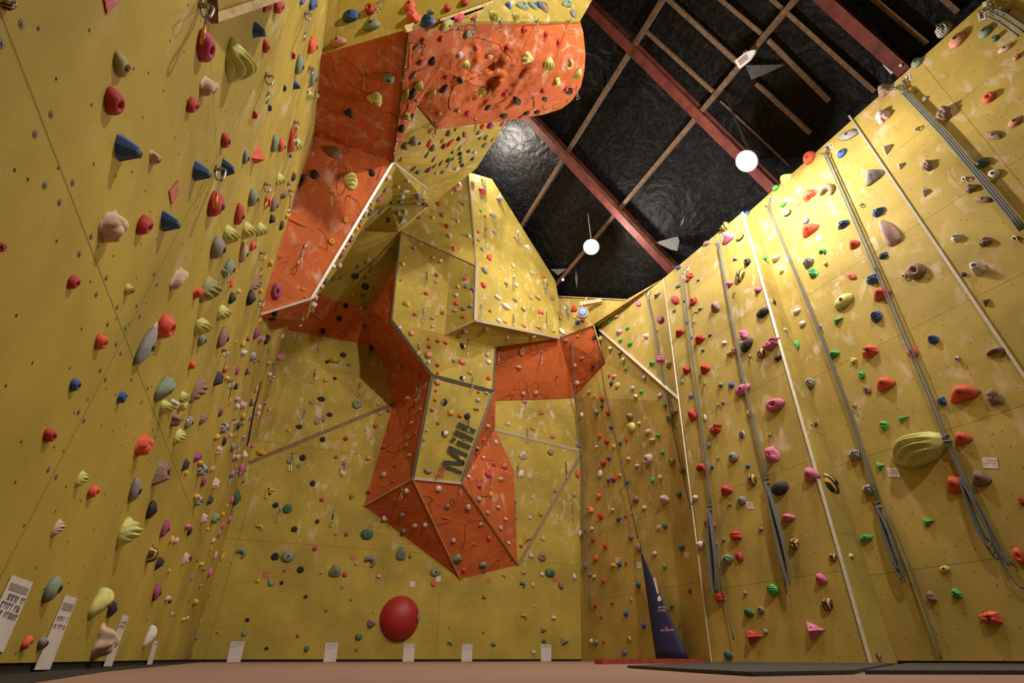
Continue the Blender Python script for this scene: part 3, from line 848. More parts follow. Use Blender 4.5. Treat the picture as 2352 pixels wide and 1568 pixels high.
# climbing holds: photo position, width, height, colour and shape, turn
HDATA = """
18 5 38 38 xB
279 147 32 62 vE
263 230 45 62 rJ
292 339 55 74 bP
357 364 23 45 cB
474 103 38 73 aJ
552 136 57 99 lR
477 199 40 52 cB
443 239 31 33 rJ
594 68 28 42 bP
612 105 17 33 rJ
718 101 22 38 oE
675 127 10 19 rK
688 148 22 45 tN
719 176 19 48 tN
681 195 14 26 bP
655 202 8 17 bK
621 247 9 18 bK
587 263 13 20 rK
712 217 15 26 lR
727 217 13 20 lR
519 321 20 37 rJ
565 360 17 37 tN
593 356 32 48 oW
632 329 20 43 tN
647 332 18 31 oE
672 323 24 59 oN 20
684 329 22 32 lR
668 355 10 13 tK
462 392 36 54 bP
523 385 27 51 bP
613 13 28 19 rE
641 11 26 31 rJ
695 0 23 13 bE
719 6 26 23 bE
0 567 13 33 rK
258 517 61 78 cB
333 514 38 42 rJ
390 508 38 59 bP
170 646 29 31 rJ
298 663 22 27 lR
407 641 33 66 cB
233 783 31 33 oJ
334 793 36 112 eN 8
383 751 38 61 oJ 20
496 466 42 48 rE
551 493 24 54 rN 15
582 452 22 42 tE
616 461 17 28 oK
630 468 22 36 nN
652 446 19 23 nB
626 502 15 23 kF
647 517 13 27 kN
665 419 11 15 eF
688 419 19 38 kH 10
645 409 23 26 lR
675 405 13 20 kE
531 536 33 48 lR
571 526 29 38 lR
602 524 24 33 lR
501 566 33 54 eE
561 580 20 54 cN 10
581 563 14 26 oE
526 614 26 43 tE
483 659 41 61 vR
455 672 32 23 oB
531 650 13 26 oK
533 683 17 26 kE
549 668 11 15 lR
576 683 22 33 kE
588 647 20 43 nR
515 715 31 37 lR
466 746 37 41 lR
464 779 23 26 tE
514 775 24 59 nN 12
660 494 15 19 yB
622 603 14 19 yK
599 668 14 10 yK
590 766 15 29 mN 10
570 778 9 11 mK
600 779 20 19 pB
612 780 13 31 kB
558 789 13 19 yK
542 784 6 9 yK
647 772 10 20 pB
723 401 23 22 kF
767 445 10 13 yD
793 505 14 19 yD
761 555 18 18 yD
696 664 11 8 yD
635 668 23 38 mJ -10
630 720 15 13 kK
627 733 33 8 kN 90
747 645 10 15 kK
738 658 13 10 pK
723 683 15 15 pK
719 700 15 18 pB
718 712 10 13 lK
770 637 10 13 eK
173 882 26 27 bJ
280 911 23 29 bB
115 998 32 26 rJ
329 1021 41 52 oB
375 896 43 59 tC
383 933 33 33 lR
371 1084 43 61 nF
188 1097 28 41 lR
215 1127 28 29 oJ
306 1125 38 46 eN 40
349 1171 23 46 kN 10
423 910 23 28 lR
419 930 23 26 lB
400 928 23 28 wB
404 963 26 36 nB
442 838 18 18 oK
456 889 28 75 nR
434 968 19 31 zE
466 961 20 32 nF
414 999 28 38 lR
502 869 23 37 kF
517 848 14 18 mK
522 869 15 14 yB
545 850 11 26 mN
568 855 14 17 kW
542 887 11 17 kK
560 810 17 18 wB
582 818 18 23 zF
595 829 6 9 tK
545 917 15 18 pB
559 930 17 23 pF
545 933 13 15 wK
589 894 13 18 cF
579 924 15 18 nK
596 935 13 15 cF
594 949 10 15 pK
559 956 15 18 yE
558 971 10 15 tK
576 956 10 26 eN
507 948 13 22 mN 15
515 982 19 26 zS
547 979 10 18 kN
498 1004 15 20 yB
530 999 10 13 pK
515 1014 15 20 kN 25
559 1005 11 15 pK
502 1033 15 27 pB
535 1026 14 23 eN
542 1051 23 18 cB
563 1044 17 19 wW
580 1022 10 14 iK
570 1021 6 15 pK
454 1049 20 26 mF
426 1067 19 33 kF
460 1064 18 15 yB
428 1086 11 14 yK
464 1079 23 29 zS
487 1077 13 20 cB
468 1107 13 26 mN 15
496 1111 20 31 pF
556 1079 19 27 iN 10
529 1097 15 36 eH
561 1101 9 20 vK
451 1141 17 18 yB
455 1149 20 26 zS
482 1149 15 27 kF
545 1144 19 33 dN 10
533 1147 10 23 iN
522 1161 5 8 pK
534 1169 6 10 eK
616 805 6 15 tN
617 834 10 15 cB
631 842 4 6 kK
619 860 15 11 wB
641 820 13 18 iB
624 873 8 10 iK
611 884 4 8 rK
616 904 6 11 tK
610 926 10 11 iB
619 940 13 13 cB
590 998 8 15 nK
600 1039 24 17 yB
788 815 15 13 kD
751 831 10 8 kK
767 828 23 15 yC
769 869 10 8 kD
748 873 13 10 yK
738 916 18 12 kD
716 924 14 11 vB
757 952 14 11 kD
728 968 13 19 eN 15
743 962 19 10 eN 90
687 980 17 11 kD
664 989 15 11 yB
741 1009 13 14 kD
794 1007 13 10 rK
664 1058 12 14 tE
686 1069 11 11 tD
695 1051 15 15 kD
674 1040 9 9 vK
772 1049 10 10 hK
718 1110 15 15 kD
619 1133 23 22 yL
739 1147 11 10 hK
633 1160 16 14 kD
661 1167 21 23 dE
783 1076 10 15 cB
134 1209 28 46 cR
297 1216 54 66 lR
380 1215 18 46 mN 15
349 1273 28 42 xB
366 1292 22 33 kF
394 1239 13 23 yK
388 1311 9 14 yK
119 1350 42 61 tE
228 1389 52 69 lC
258 1400 22 37 kN 15
361 1362 18 41 mN 15
385 1375 15 18 cB
390 1381 9 11 kK
395 1410 8 13 pK
62 1474 29 33 oJ
98 1478 26 28 eE 20
235 1478 51 84 cB 35
339 1419 6 8 vK
341 1466 26 61 wC
404 1242 15 20 cB
432 1210 18 15 iB
436 1220 13 24 kN 10
470 1190 19 23 pF
494 1190 19 24 tS
512 1181 11 13 yK
477 1215 9 10 yK
528 1192 11 22 iN
512 1206 9 20 iN
503 1224 10 23 eN
489 1242 11 18 cB
484 1259 6 15 yN
496 1275 9 26 pN 10
511 1278 10 28 yN 10
427 1282 19 31 pF
437 1283 8 15 kK
453 1287 6 11 dK
463 1296 14 13 yB
468 1307 11 11 tK
483 1315 11 26 iN 10
440 1326 10 22 eW
460 1345 8 10 eK
433 1380 5 9 dK
450 1382 15 17 yE
422 1423 13 13 yB
431 1419 9 10 wK
400 1413 5 8 mK
461 1428 9 15 yB
452 1463 9 14 tK
438 1502 10 24 mN
482 1366 5 9 vK
552 1273 28 26 tH
632 1278 20 18 kD
661 1278 33 22 tE
724 1259 13 12 hK
676 1215 16 15 kD
729 1197 11 10 kK
595 1213 23 15 yH
771 1225 9 9 cK
795 1225 9 10 hK
690 1308 18 17 kD
739 1314 8 8 cK
654 1310 8 8 hK
593 1334 15 11 yB
622 1338 20 17 tN 45
647 1338 10 11 kD
769 1313 26 28 tC
792 1319 11 12 hK
786 1347 10 9 cD
702 1370 10 9 kD
749 1401 8 7 hK
568 1423 11 10 kD
499 1454 10 10 yH
561 1455 14 18 tN 10
684 1459 9 9 hK
612 1489 10 9 kD
704 1490 13 13 dK
533 1290 6 6 vK
796 1226 11 12 hK
843 1226 32 22 dE
848 1292 31 26 eH
921 1273 23 33 tC
942 1277 8 12 nK
999 1314 22 18 tE
995 1340 12 18 oN -20
786 1347 9 8 kD
819 1294 9 9 cK
870 1323 11 9 cK
806 1377 7 6 nK
857 1405 7 7 yD
852 1432 23 20 nF
824 1462 20 15 dE
819 1491 8 8 nK
1112 1370 11 10 oK
1110 1451 8 7 oK
1031 1441 6 6 oD
1133 1479 15 10 dE
1032 1479 16 13 dH
977 1205 15 12 wB
928 1219 16 14 eB
953 1206 14 9 cK
1041 1240 12 12 pK
1123 1234 11 11 oK
1050 1283 23 20 tC
1107 1303 22 26 tH
1065 1307 11 11 oK
1104 1204 14 12 cB
1157 1324 13 12 cH
1217 1188 11 11 wD
1242 1181 13 14 yB
1208 1236 23 26 yW
1197 1253 10 9 oK
1247 1236 13 14 pD
1220 1276 15 13 pE
1245 1280 19 19 nD
1245 1318 14 11 wE
1263 1315 24 19 dE
1199 1344 17 17 dH
1224 1343 13 13 pN 40
1203 1315 14 11 yB
1225 1391 6 6 wD
1203 1418 18 15 yH
1271 1418 12 10 wK
1247 1447 16 12 nW
1249 1472 10 8 dK
1294 1472 22 19 eW
1226 1497 11 11 wD
1288 1344 13 18 nK
1319 1324 10 18 wF
1332 1225 11 19 wE
1342 1222 10 10 sK
1360 1214 9 9 wK
1381 1185 13 18 rB
1362 1239 9 13 rK
1391 1253 11 14 rK
1369 1282 11 18 oN
1345 1298 11 18 tE
1386 1333 10 14 rK
1355 1319 9 10 nK
1365 1324 8 10 cK
1367 1390 8 13 rK
1358 1472 8 13 wK
1370 1474 11 13 tE
1387 1473 6 8 rK
1358 1173 13 13 sK
1418 728 14 12 nB
1401 738 8 8 gK
1442 754 9 8 gK
1424 764 17 15 pC
1426 782 11 9 gK
1448 790 13 11 gK
1467 698 16 13 iN 50
1509 679 19 16 eW
1518 735 16 18 mN 40
1485 772 14 15 wF
1518 826 19 19 iB
1537 837 16 16 cB
1499 834 13 12 gR
1379 778 14 16 lF
1402 802 12 14 lC
1424 811 12 10 eK
1432 826 9 12 lK
1437 847 8 9 gK
1411 865 15 10 pB
1399 863 6 8 rK
1404 881 9 10 kK
1419 885 11 16 lN
1453 891 8 11 pK
1480 867 9 9 wK
1473 899 9 10 gK
1461 912 11 13 lC
1517 908 13 13 pE
1527 930 9 10 gK
1353 900 9 11 vK
1365 909 6 7 yK
1383 916 10 14 rK
1383 933 9 9 bK
1327 771 6 7 yK
1365 775 9 10 kK
1337 822 12 5 vK
1362 840 8 9 kK
1325 879 14 12 cE
1586 633 15 12 rN 60
1580 643 14 11 rE
1604 644 6 6 bK
1557 658 10 11 dN 30
1551 689 24 18 rN 60
1572 692 6 6 bK
1593 693 17 19 rD
1549 713 7 13 dN 20
1609 709 10 9 tK
1597 716 6 7 tK
1579 740 8 12 dN 20
1563 765 21 17 rC
1588 775 5 7 bK
1609 780 21 19 rC
1631 770 8 7 bK
1615 805 7 7 bK
1578 851 16 19 rC
1621 848 21 21 rC
1568 876 7 15 tN 10
1588 909 10 15 bN 15
1662 518 21 21 xB
1675 548 25 24 iC
1700 545 15 22 xN 25
1623 559 13 17 nN 30
1689 597 11 12 iH
1717 602 15 18 kD
1700 633 18 35 xN 25
1676 654 19 16 iC
1742 666 17 17 iB
1558 615 10 11 bK
1644 706 21 27 nC 30
1753 717 33 24 kE
1774 694 13 22 xN -20
1710 770 19 24 iB
1716 792 32 24 kE -25
1705 787 10 10 wK
1773 791 41 27 iB
1748 811 17 21 xE
1787 821 17 17 kE
1682 809 25 15 cB
1664 787 12 12 wN 30
1715 492 16 15 bE
1800 471 15 12 gK
1810 490 17 17 zS
1835 468 11 11 lK
1852 508 15 16 bE
1862 529 36 33 oC
1754 593 12 15 gK
1784 593 18 17 wS
1796 622 10 12 lK
1858 603 23 22 zS
1890 581 17 19 gH
1869 627 22 24 gB
1897 605 10 13 lK
1831 714 18 15 wE
1844 743 16 15 wE
1800 759 13 10 wK
1829 794 16 27 gN 10
1656 884 11 12 tK
1680 884 15 16 bN 45
1707 894 32 27 iE
1661 924 8 9 eK
1723 949 15 19 xE
1782 929 42 31 iJ
1862 880 20 22 zS
1917 814 24 17 gC
1592 954 18 26 rC
1620 959 6 19 wN
1645 986 27 23 rB
1629 1022 10 18 tN 20
1705 998 13 22 zN 10
1685 1049 22 24 eE
1775 1045 33 38 iB
1718 1071 10 11 bK
1636 1072 8 10 bK
1615 1083 26 31 rH
1728 1101 20 27 xE
1670 1127 27 22 rC
1704 1149 19 20 eE
1676 1158 8 10 eK
1792 1120 36 33 kE
1865 1092 34 31 iC
1867 976 18 22 xN -20
1907 1110 26 59 xN -40
1598 1143 12 13 wS
1811 1190 31 18 iC
1632 1205 24 28 rC
1636 1248 23 26 rC
1611 1251 18 19 wS
1692 1230 29 23 rB
1663 1239 8 10 eK
1748 1215 10 11 eK
1673 1284 23 24 tS
1698 1278 27 19 rN 60
1826 1248 22 31 xF
1913 1279 19 19 xE
1953 1276 14 15 lR
1800 1307 15 18 nD
1776 1352 27 27 gR
1887 1331 28 26 iC
1712 1362 9 11 eK
1655 1373 27 20 rB
1900 1386 27 29 xE
1721 1405 23 22 dR
1748 1401 18 20 nD
1870 1447 43 43 iW
1731 1461 36 38 rW
1759 1450 10 12 eK
1674 1502 20 23 dR
1990 1235 30 17 gE
2131 1198 31 22 gW
2170 1306 24 17 lE
2140 1370 24 28 nB
2197 1363 28 24 gF
2277 1419 61 33 oF
2342 1275 31 36 oJ
1962 828 15 14 lK
1980 861 15 18 gJ
2035 883 43 31 oC
1992 894 24 18 nN 70
2031 976 22 23 gF
2073 961 31 17 gW
2106 1027 128 74 lR -10
2097 810 26 24 oJ
2164 921 23 23 bF
2215 906 71 38 oC
2285 914 43 41 nB
2212 1008 38 28 oC
2197 1115 48 41 oC
2254 1101 43 33 nC
2289 813 54 28 nH
2022 1070 20 24 gW
1966 1045 29 24 zS
1997 1125 27 26 zS
2346 1151 15 23 rK
1901 443 38 38 nH
2007 411 40 27 nC
2018 487 35 23 bF
1938 515 29 24 bF
1963 562 24 21 oC
2046 538 38 62 pC
2030 587 24 17 bF
2105 622 40 39 nJ
2006 641 33 27 bF
1956 634 24 19 oN 60
1939 691 42 33 lE
2026 676 39 29 oC
1924 737 24 19 gW
2013 725 25 25 bR
2143 778 24 21 bR
1999 806 38 32 oF
2126 438 16 29 wW 15
2197 546 28 23 wF
2246 617 36 35 wP
2230 433 27 24 nB
2259 458 32 23 nE 60
2264 555 35 24 nB
2214 630 12 12 kK
2263 692 23 23 nW
2170 69 34 39 zS
2199 93 35 38 sE
2263 74 28 31 tE
2287 89 15 22 dK
2309 112 25 28 cE 30
2100 138 29 24 tE
2026 199 39 34 nB
2029 268 32 34 pB
2124 229 13 15 wD
2104 210 8 8 nK
2169 264 34 39 nB
2273 224 32 25 oJ
2332 280 31 24 sE
2283 311 39 22 nN 70
2336 132 17 17 sK
2256 376 41 28 dF
2283 401 32 25 wE
2131 382 24 27 nB
2037 341 24 28 wW
2069 380 18 20 wW
1949 311 38 36 eN 40
1934 352 24 21 bE
2008 407 42 36 eC
2311 29 17 17 nK
1854 362 26 28 oJ
1800 410 25 25 lR
1780 432 16 14 gK
1861 448 37 29 oB
807 38 40 24 bE
851 23 22 22 rJ
854 60 37 23 tE
777 98 41 20 sE
942 15 26 23 oE
950 41 38 31 oB
990 28 19 13 tK
1028 19 17 18 rE
1067 5 20 18 rE
983 57 37 24 bR
1025 57 41 20 vE
1053 42 33 18 hB
1088 41 20 13 rW
893 179 27 23 tE
862 226 33 33 lB
802 259 26 19 kB
955 108 13 20 tN
949 173 14 27 tN
963 196 19 22 lR
931 218 17 27 lR
947 216 15 27 kE
934 269 17 22 lB
945 268 10 22 kN
923 295 14 20 kE
992 140 15 22 kJ
1011 89 13 14 rK
1056 126 15 23 pE
1069 147 17 22 lR
1072 79 19 24 tB
1024 177 10 11 rK
1019 204 15 24 kE 15
993 217 17 23 lR
1057 185 17 17 kP
1010 261 10 11 yD
1094 110 11 15 rK
964 143 10 15 rK
970 92 8 13 rK
768 349 38 29 nR
854 397 17 18 kF
930 335 15 19 nS
950 324 15 23 eS
939 328 5 6 kK
963 329 5 6 kK
921 366 9 11 yK
986 329 13 22 oN
992 339 13 15 eK
1018 334 11 14 mK
1033 328 11 26 oN 25
1029 305 11 14 nK
1046 297 8 9 yK
1066 309 14 11 mN 50
990 301 15 15 yB
1016 323 10 10 yK
1052 318 8 10 kK
1056 339 9 13 wK
980 355 9 23 eN
996 365 9 18 eN
997 381 9 15 mN
983 389 13 18 mE
950 386 13 20 iN
958 395 10 10 dK
1012 374 11 17 nN
1029 367 11 11 dK
1030 378 10 18 pN
1039 365 6 15 kN
1038 349 6 8 dK
1055 352 9 10 kK
1057 362 8 9 dK
1058 370 9 11 eK
1060 379 10 8 kK
1075 347 10 8 bK
1089 348 11 11 wK
1085 364 10 9 bK
1047 386 10 13 wK
1016 395 10 9 eK
1001 397 9 8 wK
1097 304 11 13 nB
1115 315 11 13 tK
1124 287 13 14 mK
1107 290 11 11 oK
1152 284 11 11 hD
1085 364 10 10 eK
1112 333 13 11 tK
1131 320 8 10 yK
1101 317 8 8 dK
1134 38 23 26 lR
1185 40 19 19 lR
1167 14 17 15 bB
1200 15 28 23 tN 50
1223 14 23 18 tE
1236 13 14 15 bK
1249 17 20 23 nD
1302 10 19 22 tN 40
1316 33 15 20 eN
1204 68 14 17 rJ
1165 110 15 19 rB
1124 129 18 15 sE
1094 110 11 13 rK
1210 133 23 28 lB
1261 148 24 33 lR
1306 147 15 26 lH
1327 170 18 26 lR
1279 188 17 22 lB
1106 210 23 20 lR
1254 79 10 15 rK
1283 97 10 14 rK
1159 217 19 19 oB
1188 231 17 19 kE
1119 245 17 17 kE
1157 267 18 13 kE
1209 260 17 11 kE
1233 258 15 11 kE
1307 210 17 15 kE
1300 205 11 10 rK
1247 208 11 13 rK
1251 227 18 8 kN 90
1050 253 15 13 sB
1073 261 17 14 hB
1196 267 17 9 oK
805 413 29 41 lR -20
891 407 13 19 cE
938 416 7 12 wK
914 429 10 11 yB
885 435 13 14 pE
932 438 17 12 wN 60
871 455 15 14 mE
923 453 14 11 wK
963 451 15 14 eE
899 464 10 10 dK
920 465 11 10 dK
959 467 15 11 eN 70
961 457 11 10 nK
976 470 11 10 kE
853 480 10 11 eK
874 484 12 13 pE
848 491 10 8 dK
893 505 13 12 kF
914 491 11 14 eS
930 488 9 13 pK
925 507 17 21 eW
961 498 13 11 mK
1007 469 9 10 rK
1017 495 11 12 nK
994 501 12 10 yB
1027 520 10 11 rK
1033 543 11 11 pK
1043 570 11 12 oR
1012 599 9 9 wK
995 591 8 7 pK
952 570 9 9 iK
925 607 15 11 yB
920 643 6 6 hK
1003 631 10 9 hK
1003 647 8 8 cK
846 597 14 13 cE
821 612 7 8 dK
816 633 19 15 kE
838 637 7 7 dK
839 657 19 16 kE
854 662 10 11 vK
895 570 6 7 nK
786 635 7 11 tK
805 550 11 11 mK
795 562 10 17 iN 20
788 571 11 11 pK
781 587 13 13 mB
764 611 13 13 wB
779 609 13 10 pK
818 524 11 10 yK
827 519 6 10 oK
808 539 10 11 wK
840 484 10 11 wK
837 494 8 11 pK
828 503 8 11 iK
853 466 8 10 yK
1050 428 18 24 sE
1086 420 10 8 cK
1107 439 18 17 hE
1144 463 13 19 eH
1065 470 9 7 nK
1132 495 13 16 eN -20
1104 484 6 8 gK
1113 497 7 7 oK
1136 534 13 11 eE
1098 534 7 8 oK
1098 553 9 6 nK
1107 573 12 12 eB
1123 592 12 16 oC
1113 621 16 17 eE
1178 610 13 9 cN 90
1210 569 14 13 wB
1220 626 12 15 vN
1246 635 14 11 oW
1110 655 15 16 oF
1161 655 10 14 eH
1184 655 10 11 wK
1051 508 9 10 cK
1077 543 10 9 wK
1069 640 9 9 oK
1071 656 12 12 eE
1085 667 12 15 eH
1053 658 10 9 yB
1049 677 8 6 wK
979 674 11 10 hK
934 698 22 15 yB
953 722 10 9 hK
1016 719 9 9 hK
993 731 9 8 sK
993 750 8 8 cK
1002 648 8 8 cK
945 765 15 12 sE
985 777 8 9 oK
1006 782 11 9 hK
1023 787 14 10 oB
986 795 11 10 hK
984 814 20 17 sE
984 831 12 11 wB
1005 838 11 11 hB
1005 856 8 7 oK
1062 794 13 13 zS
1042 827 10 10 eE
1061 832 18 15 oE
1062 869 13 13 zS
1119 815 14 13 cB
1122 831 15 12 wE
1079 857 12 11 yC
1122 869 12 11 oC
918 752 10 11 wK
1049 695 11 13 oR
1065 709 13 11 eC
1082 703 14 11 eB
1049 678 9 10 wK
1046 713 10 9 cK
1065 727 9 9 oK
1053 659 9 11 yB
1142 683 19 13 wE
1161 704 22 16 wE
1183 689 13 14 vB
1125 714 7 8 oK
1145 736 15 12 wE
1160 740 12 10 yB
1066 760 17 14 eB
1116 755 15 13 eE
1165 775 12 8 cN 90
1004 877 18 16 sE
1001 897 7 7 hK
999 918 8 8 oK
1020 923 15 16 zS
1099 900 7 7 oK
1098 919 14 11 wB
1117 902 11 6 wK
919 845 9 9 yK
963 864 11 11 hK
936 915 11 11 sK
948 932 8 8 hK
1219 683 11 12 vN
1235 684 13 11 sK
1268 685 11 13 nN -40
1201 711 11 9 vK
1240 717 16 16 oW
1203 748 15 9 sE
1237 753 17 11 sB
1271 761 11 10 yB
1291 761 23 11 wN 60
1288 730 7 8 yK
1321 728 9 11 yD
1319 711 16 14 rC
1326 740 11 10 bE
1338 735 11 11 rE
1224 772 15 11 sE
1198 807 15 22 sD
1191 844 15 11 pC
1230 903 15 14 sC
1205 923 14 11 sB
1201 903 10 10 pK
1300 781 10 8 eK
1320 839 11 11 sK
820 928 20 22 tE
892 942 11 11 hK
862 978 11 11 hK
840 987 9 9 cD
873 950 9 9 cK
794 1007 14 10 hN 90
883 1026 10 10 hK
807 1140 11 14 nE
850 1128 10 11 hK
882 1089 13 14 cE
909 1069 7 7 hK
904 1105 8 8 hK
966 940 8 8 sK
945 971 8 8 cK
953 996 8 7 hK
940 1045 8 8 cK
846 1052 13 13 cK
993 941 14 13 sB
1035 947 15 15 yE
1056 954 11 10 oK
1094 940 15 10 vC
1006 971 8 8 hK
1022 996 16 15 zS
980 988 7 7 cK
974 1010 8 10 vB
1065 1008 8 8 oK
1073 956 14 13 kK
982 1082 22 13 eF
1059 1053 15 11 yK
1121 979 11 13 cB
1096 1034 13 15 cH
1138 1015 11 14 wE
1111 1010 8 9 oK
1109 1051 8 8 wK
1133 1067 9 9 hK
1158 1072 14 14 oC
1119 1091 13 13 hK
1100 1116 11 11 hK
1149 1100 13 15 cR
1126 1135 10 15 yE
1075 1095 10 11 wK
1099 1146 11 13 pK
1119 1177 10 11 pK
1143 1165 10 10 pK
1160 1192 9 9 wK
1149 1212 10 13 pK
1132 955 6 13 hK
1168 1247 8 11 wK
1007 1121 17 14 wE
1027 1164 13 14 eC
1075 1164 14 14 pK
934 1127 15 15 wB
883 1191 13 15 wC
924 1181 13 8 eK
813 676 17 17 yB
832 678 10 9 dK
794 702 12 12 kD
779 731 13 13 kD
741 760 15 14 kD
827 716 17 25 yH
836 749 10 11 dE
726 781 12 13 yB
800 837 11 9 eK
868 928 10 10 pK
854 797 11 11 kK
1167 974 14 11 wB
1242 949 15 12 oW
1224 984 13 10 sD
1268 1003 15 12 sB
1329 1022 15 12 eE
1201 1047 20 18 wC
1264 1039 16 14 nE
1196 1087 15 21 wE 20
1275 1127 13 9 nN 70
1221 1142 9 8 cD
1326 1088 11 19 oE
1319 1134 17 11 vN 115
1370 946 11 13 tS
1398 948 13 14 rB
1404 981 10 11 bK
1336 952 7 13 wK
1378 1001 9 13 oN
1394 1014 11 11 rK
1410 1025 10 13 yB
1424 1018 8 11 bK
1439 1010 7 10 rK
1370 1026 7 7 wK
1399 1053 10 10 bK
1386 1062 13 17 rE
1379 1088 10 23 wN 15
1444 1054 10 11 yB
1463 1070 10 10 cK
1424 1092 10 11 yB
1410 1100 14 14 rR
1398 1103 9 11 bK
1440 1107 11 14 bW
1447 957 17 16 nC
1449 979 18 24 lR
1468 972 9 8 wK
1489 992 15 14 pB
1498 1011 17 13 lF
1512 1000 10 11 gK
1539 960 16 17 eD
1551 948 17 13 nB
1522 1039 10 11 gK
1489 1054 21 24 pJ
1544 1061 14 18 vD
1499 1102 10 14 gK
1516 1096 10 14 cK
1527 1148 20 20 pC
1560 1135 11 17 dE
1462 1146 15 17 nE
1480 1166 10 10 cK
1376 1139 11 15 oE
1357 1170 15 14 oC
1407 1171 9 10 yK
1452 1178 7 8 yK
1437 1186 6 8 rK
1422 1192 13 14 bW
1513 1212 14 13 cN 70
1528 1208 11 14 dK
1450 1235 11 11 bJ
1567 1081 14 18 nK
1469 1255 14 23 nE
1504 1271 10 11 wK
1566 1257 15 14 dE
1391 1255 11 14 oC
1409 1298 11 12 yE
1424 1295 10 13 bE
1438 1293 7 9 rK
1527 1300 10 14 gK
1467 1343 11 13 bE
1450 1377 7 8 yD
1406 1385 7 8 rK
1438 1408 11 15 bR
1479 1436 10 13 bE
1446 1469 10 16 yH
1435 1497 10 14 bE
1584 1357 7 11 dK
1544 1392 9 8 dK
1381 1417 6 6 rK
"""
# quickdraws: upper and lower end
DDATA = """
460 8 424 75
610 172 592 225
700 30 679 80
675 280 655 320
495 385 457 460
607 422 590 470
663 437 647 483
597 580 582 630
510 622 503 655
595 690 580 738
709 155 683 200
510 803 496 846
524 874 503 924
626 836 614 866
581 831 576 852
534 962 522 1002
584 951 576 984
584 995 580 1017
539 1027 524 1076
543 1083 530 1124
545 1119 539 1134
725 850 719 879
702 942 695 976
674 1045 667 1081
793 1059 785 1093
737 774 728 808
827 881 822 910
849 808 846 825
840 704 839 724
756 694 751 715
694 724 689 747
791 1059 785 1091
925 1117 918 1145
939 999 934 1025
1126 1002 1127 1033
1126 1091 1126 1124
1076 948 1076 997
1058 1112 1052 1135
975 711 972 739
963 791 962 815
1076 780 1075 814
1085 866 1084 897
962 891 961 923
1145 798 1144 829
1105 701 1105 747
1178 723 1175 749
1254 717 1252 749
1243 809 1244 837
1212 894 1209 925
1115 525 1114 548
1179 638 1172 667
982 627 981 652
842 527 834 543
973 457 970 479
852 606 853 633
1210 982 1211 1016
1189 1069 1187 1098
1298 1060 1298 1100
1313 1158 1314 1194
1183 1148 1185 1190
1147 48 1147 75
1231 48 1233 73
1305 48 1307 82
1089 43 1091 82
1054 66 1054 85
1128 207 1130 227
1224 224 1227 249
1091 273 1091 298
1323 202 1324 224
928 153 924 181
970 97 967 128
956 230 951 247
1001 283 997 310
881 0 871 33
909 321 904 352
719 310 703 357
701 563 688 610
645 1168 639 1197
767 1173 762 1209
"""
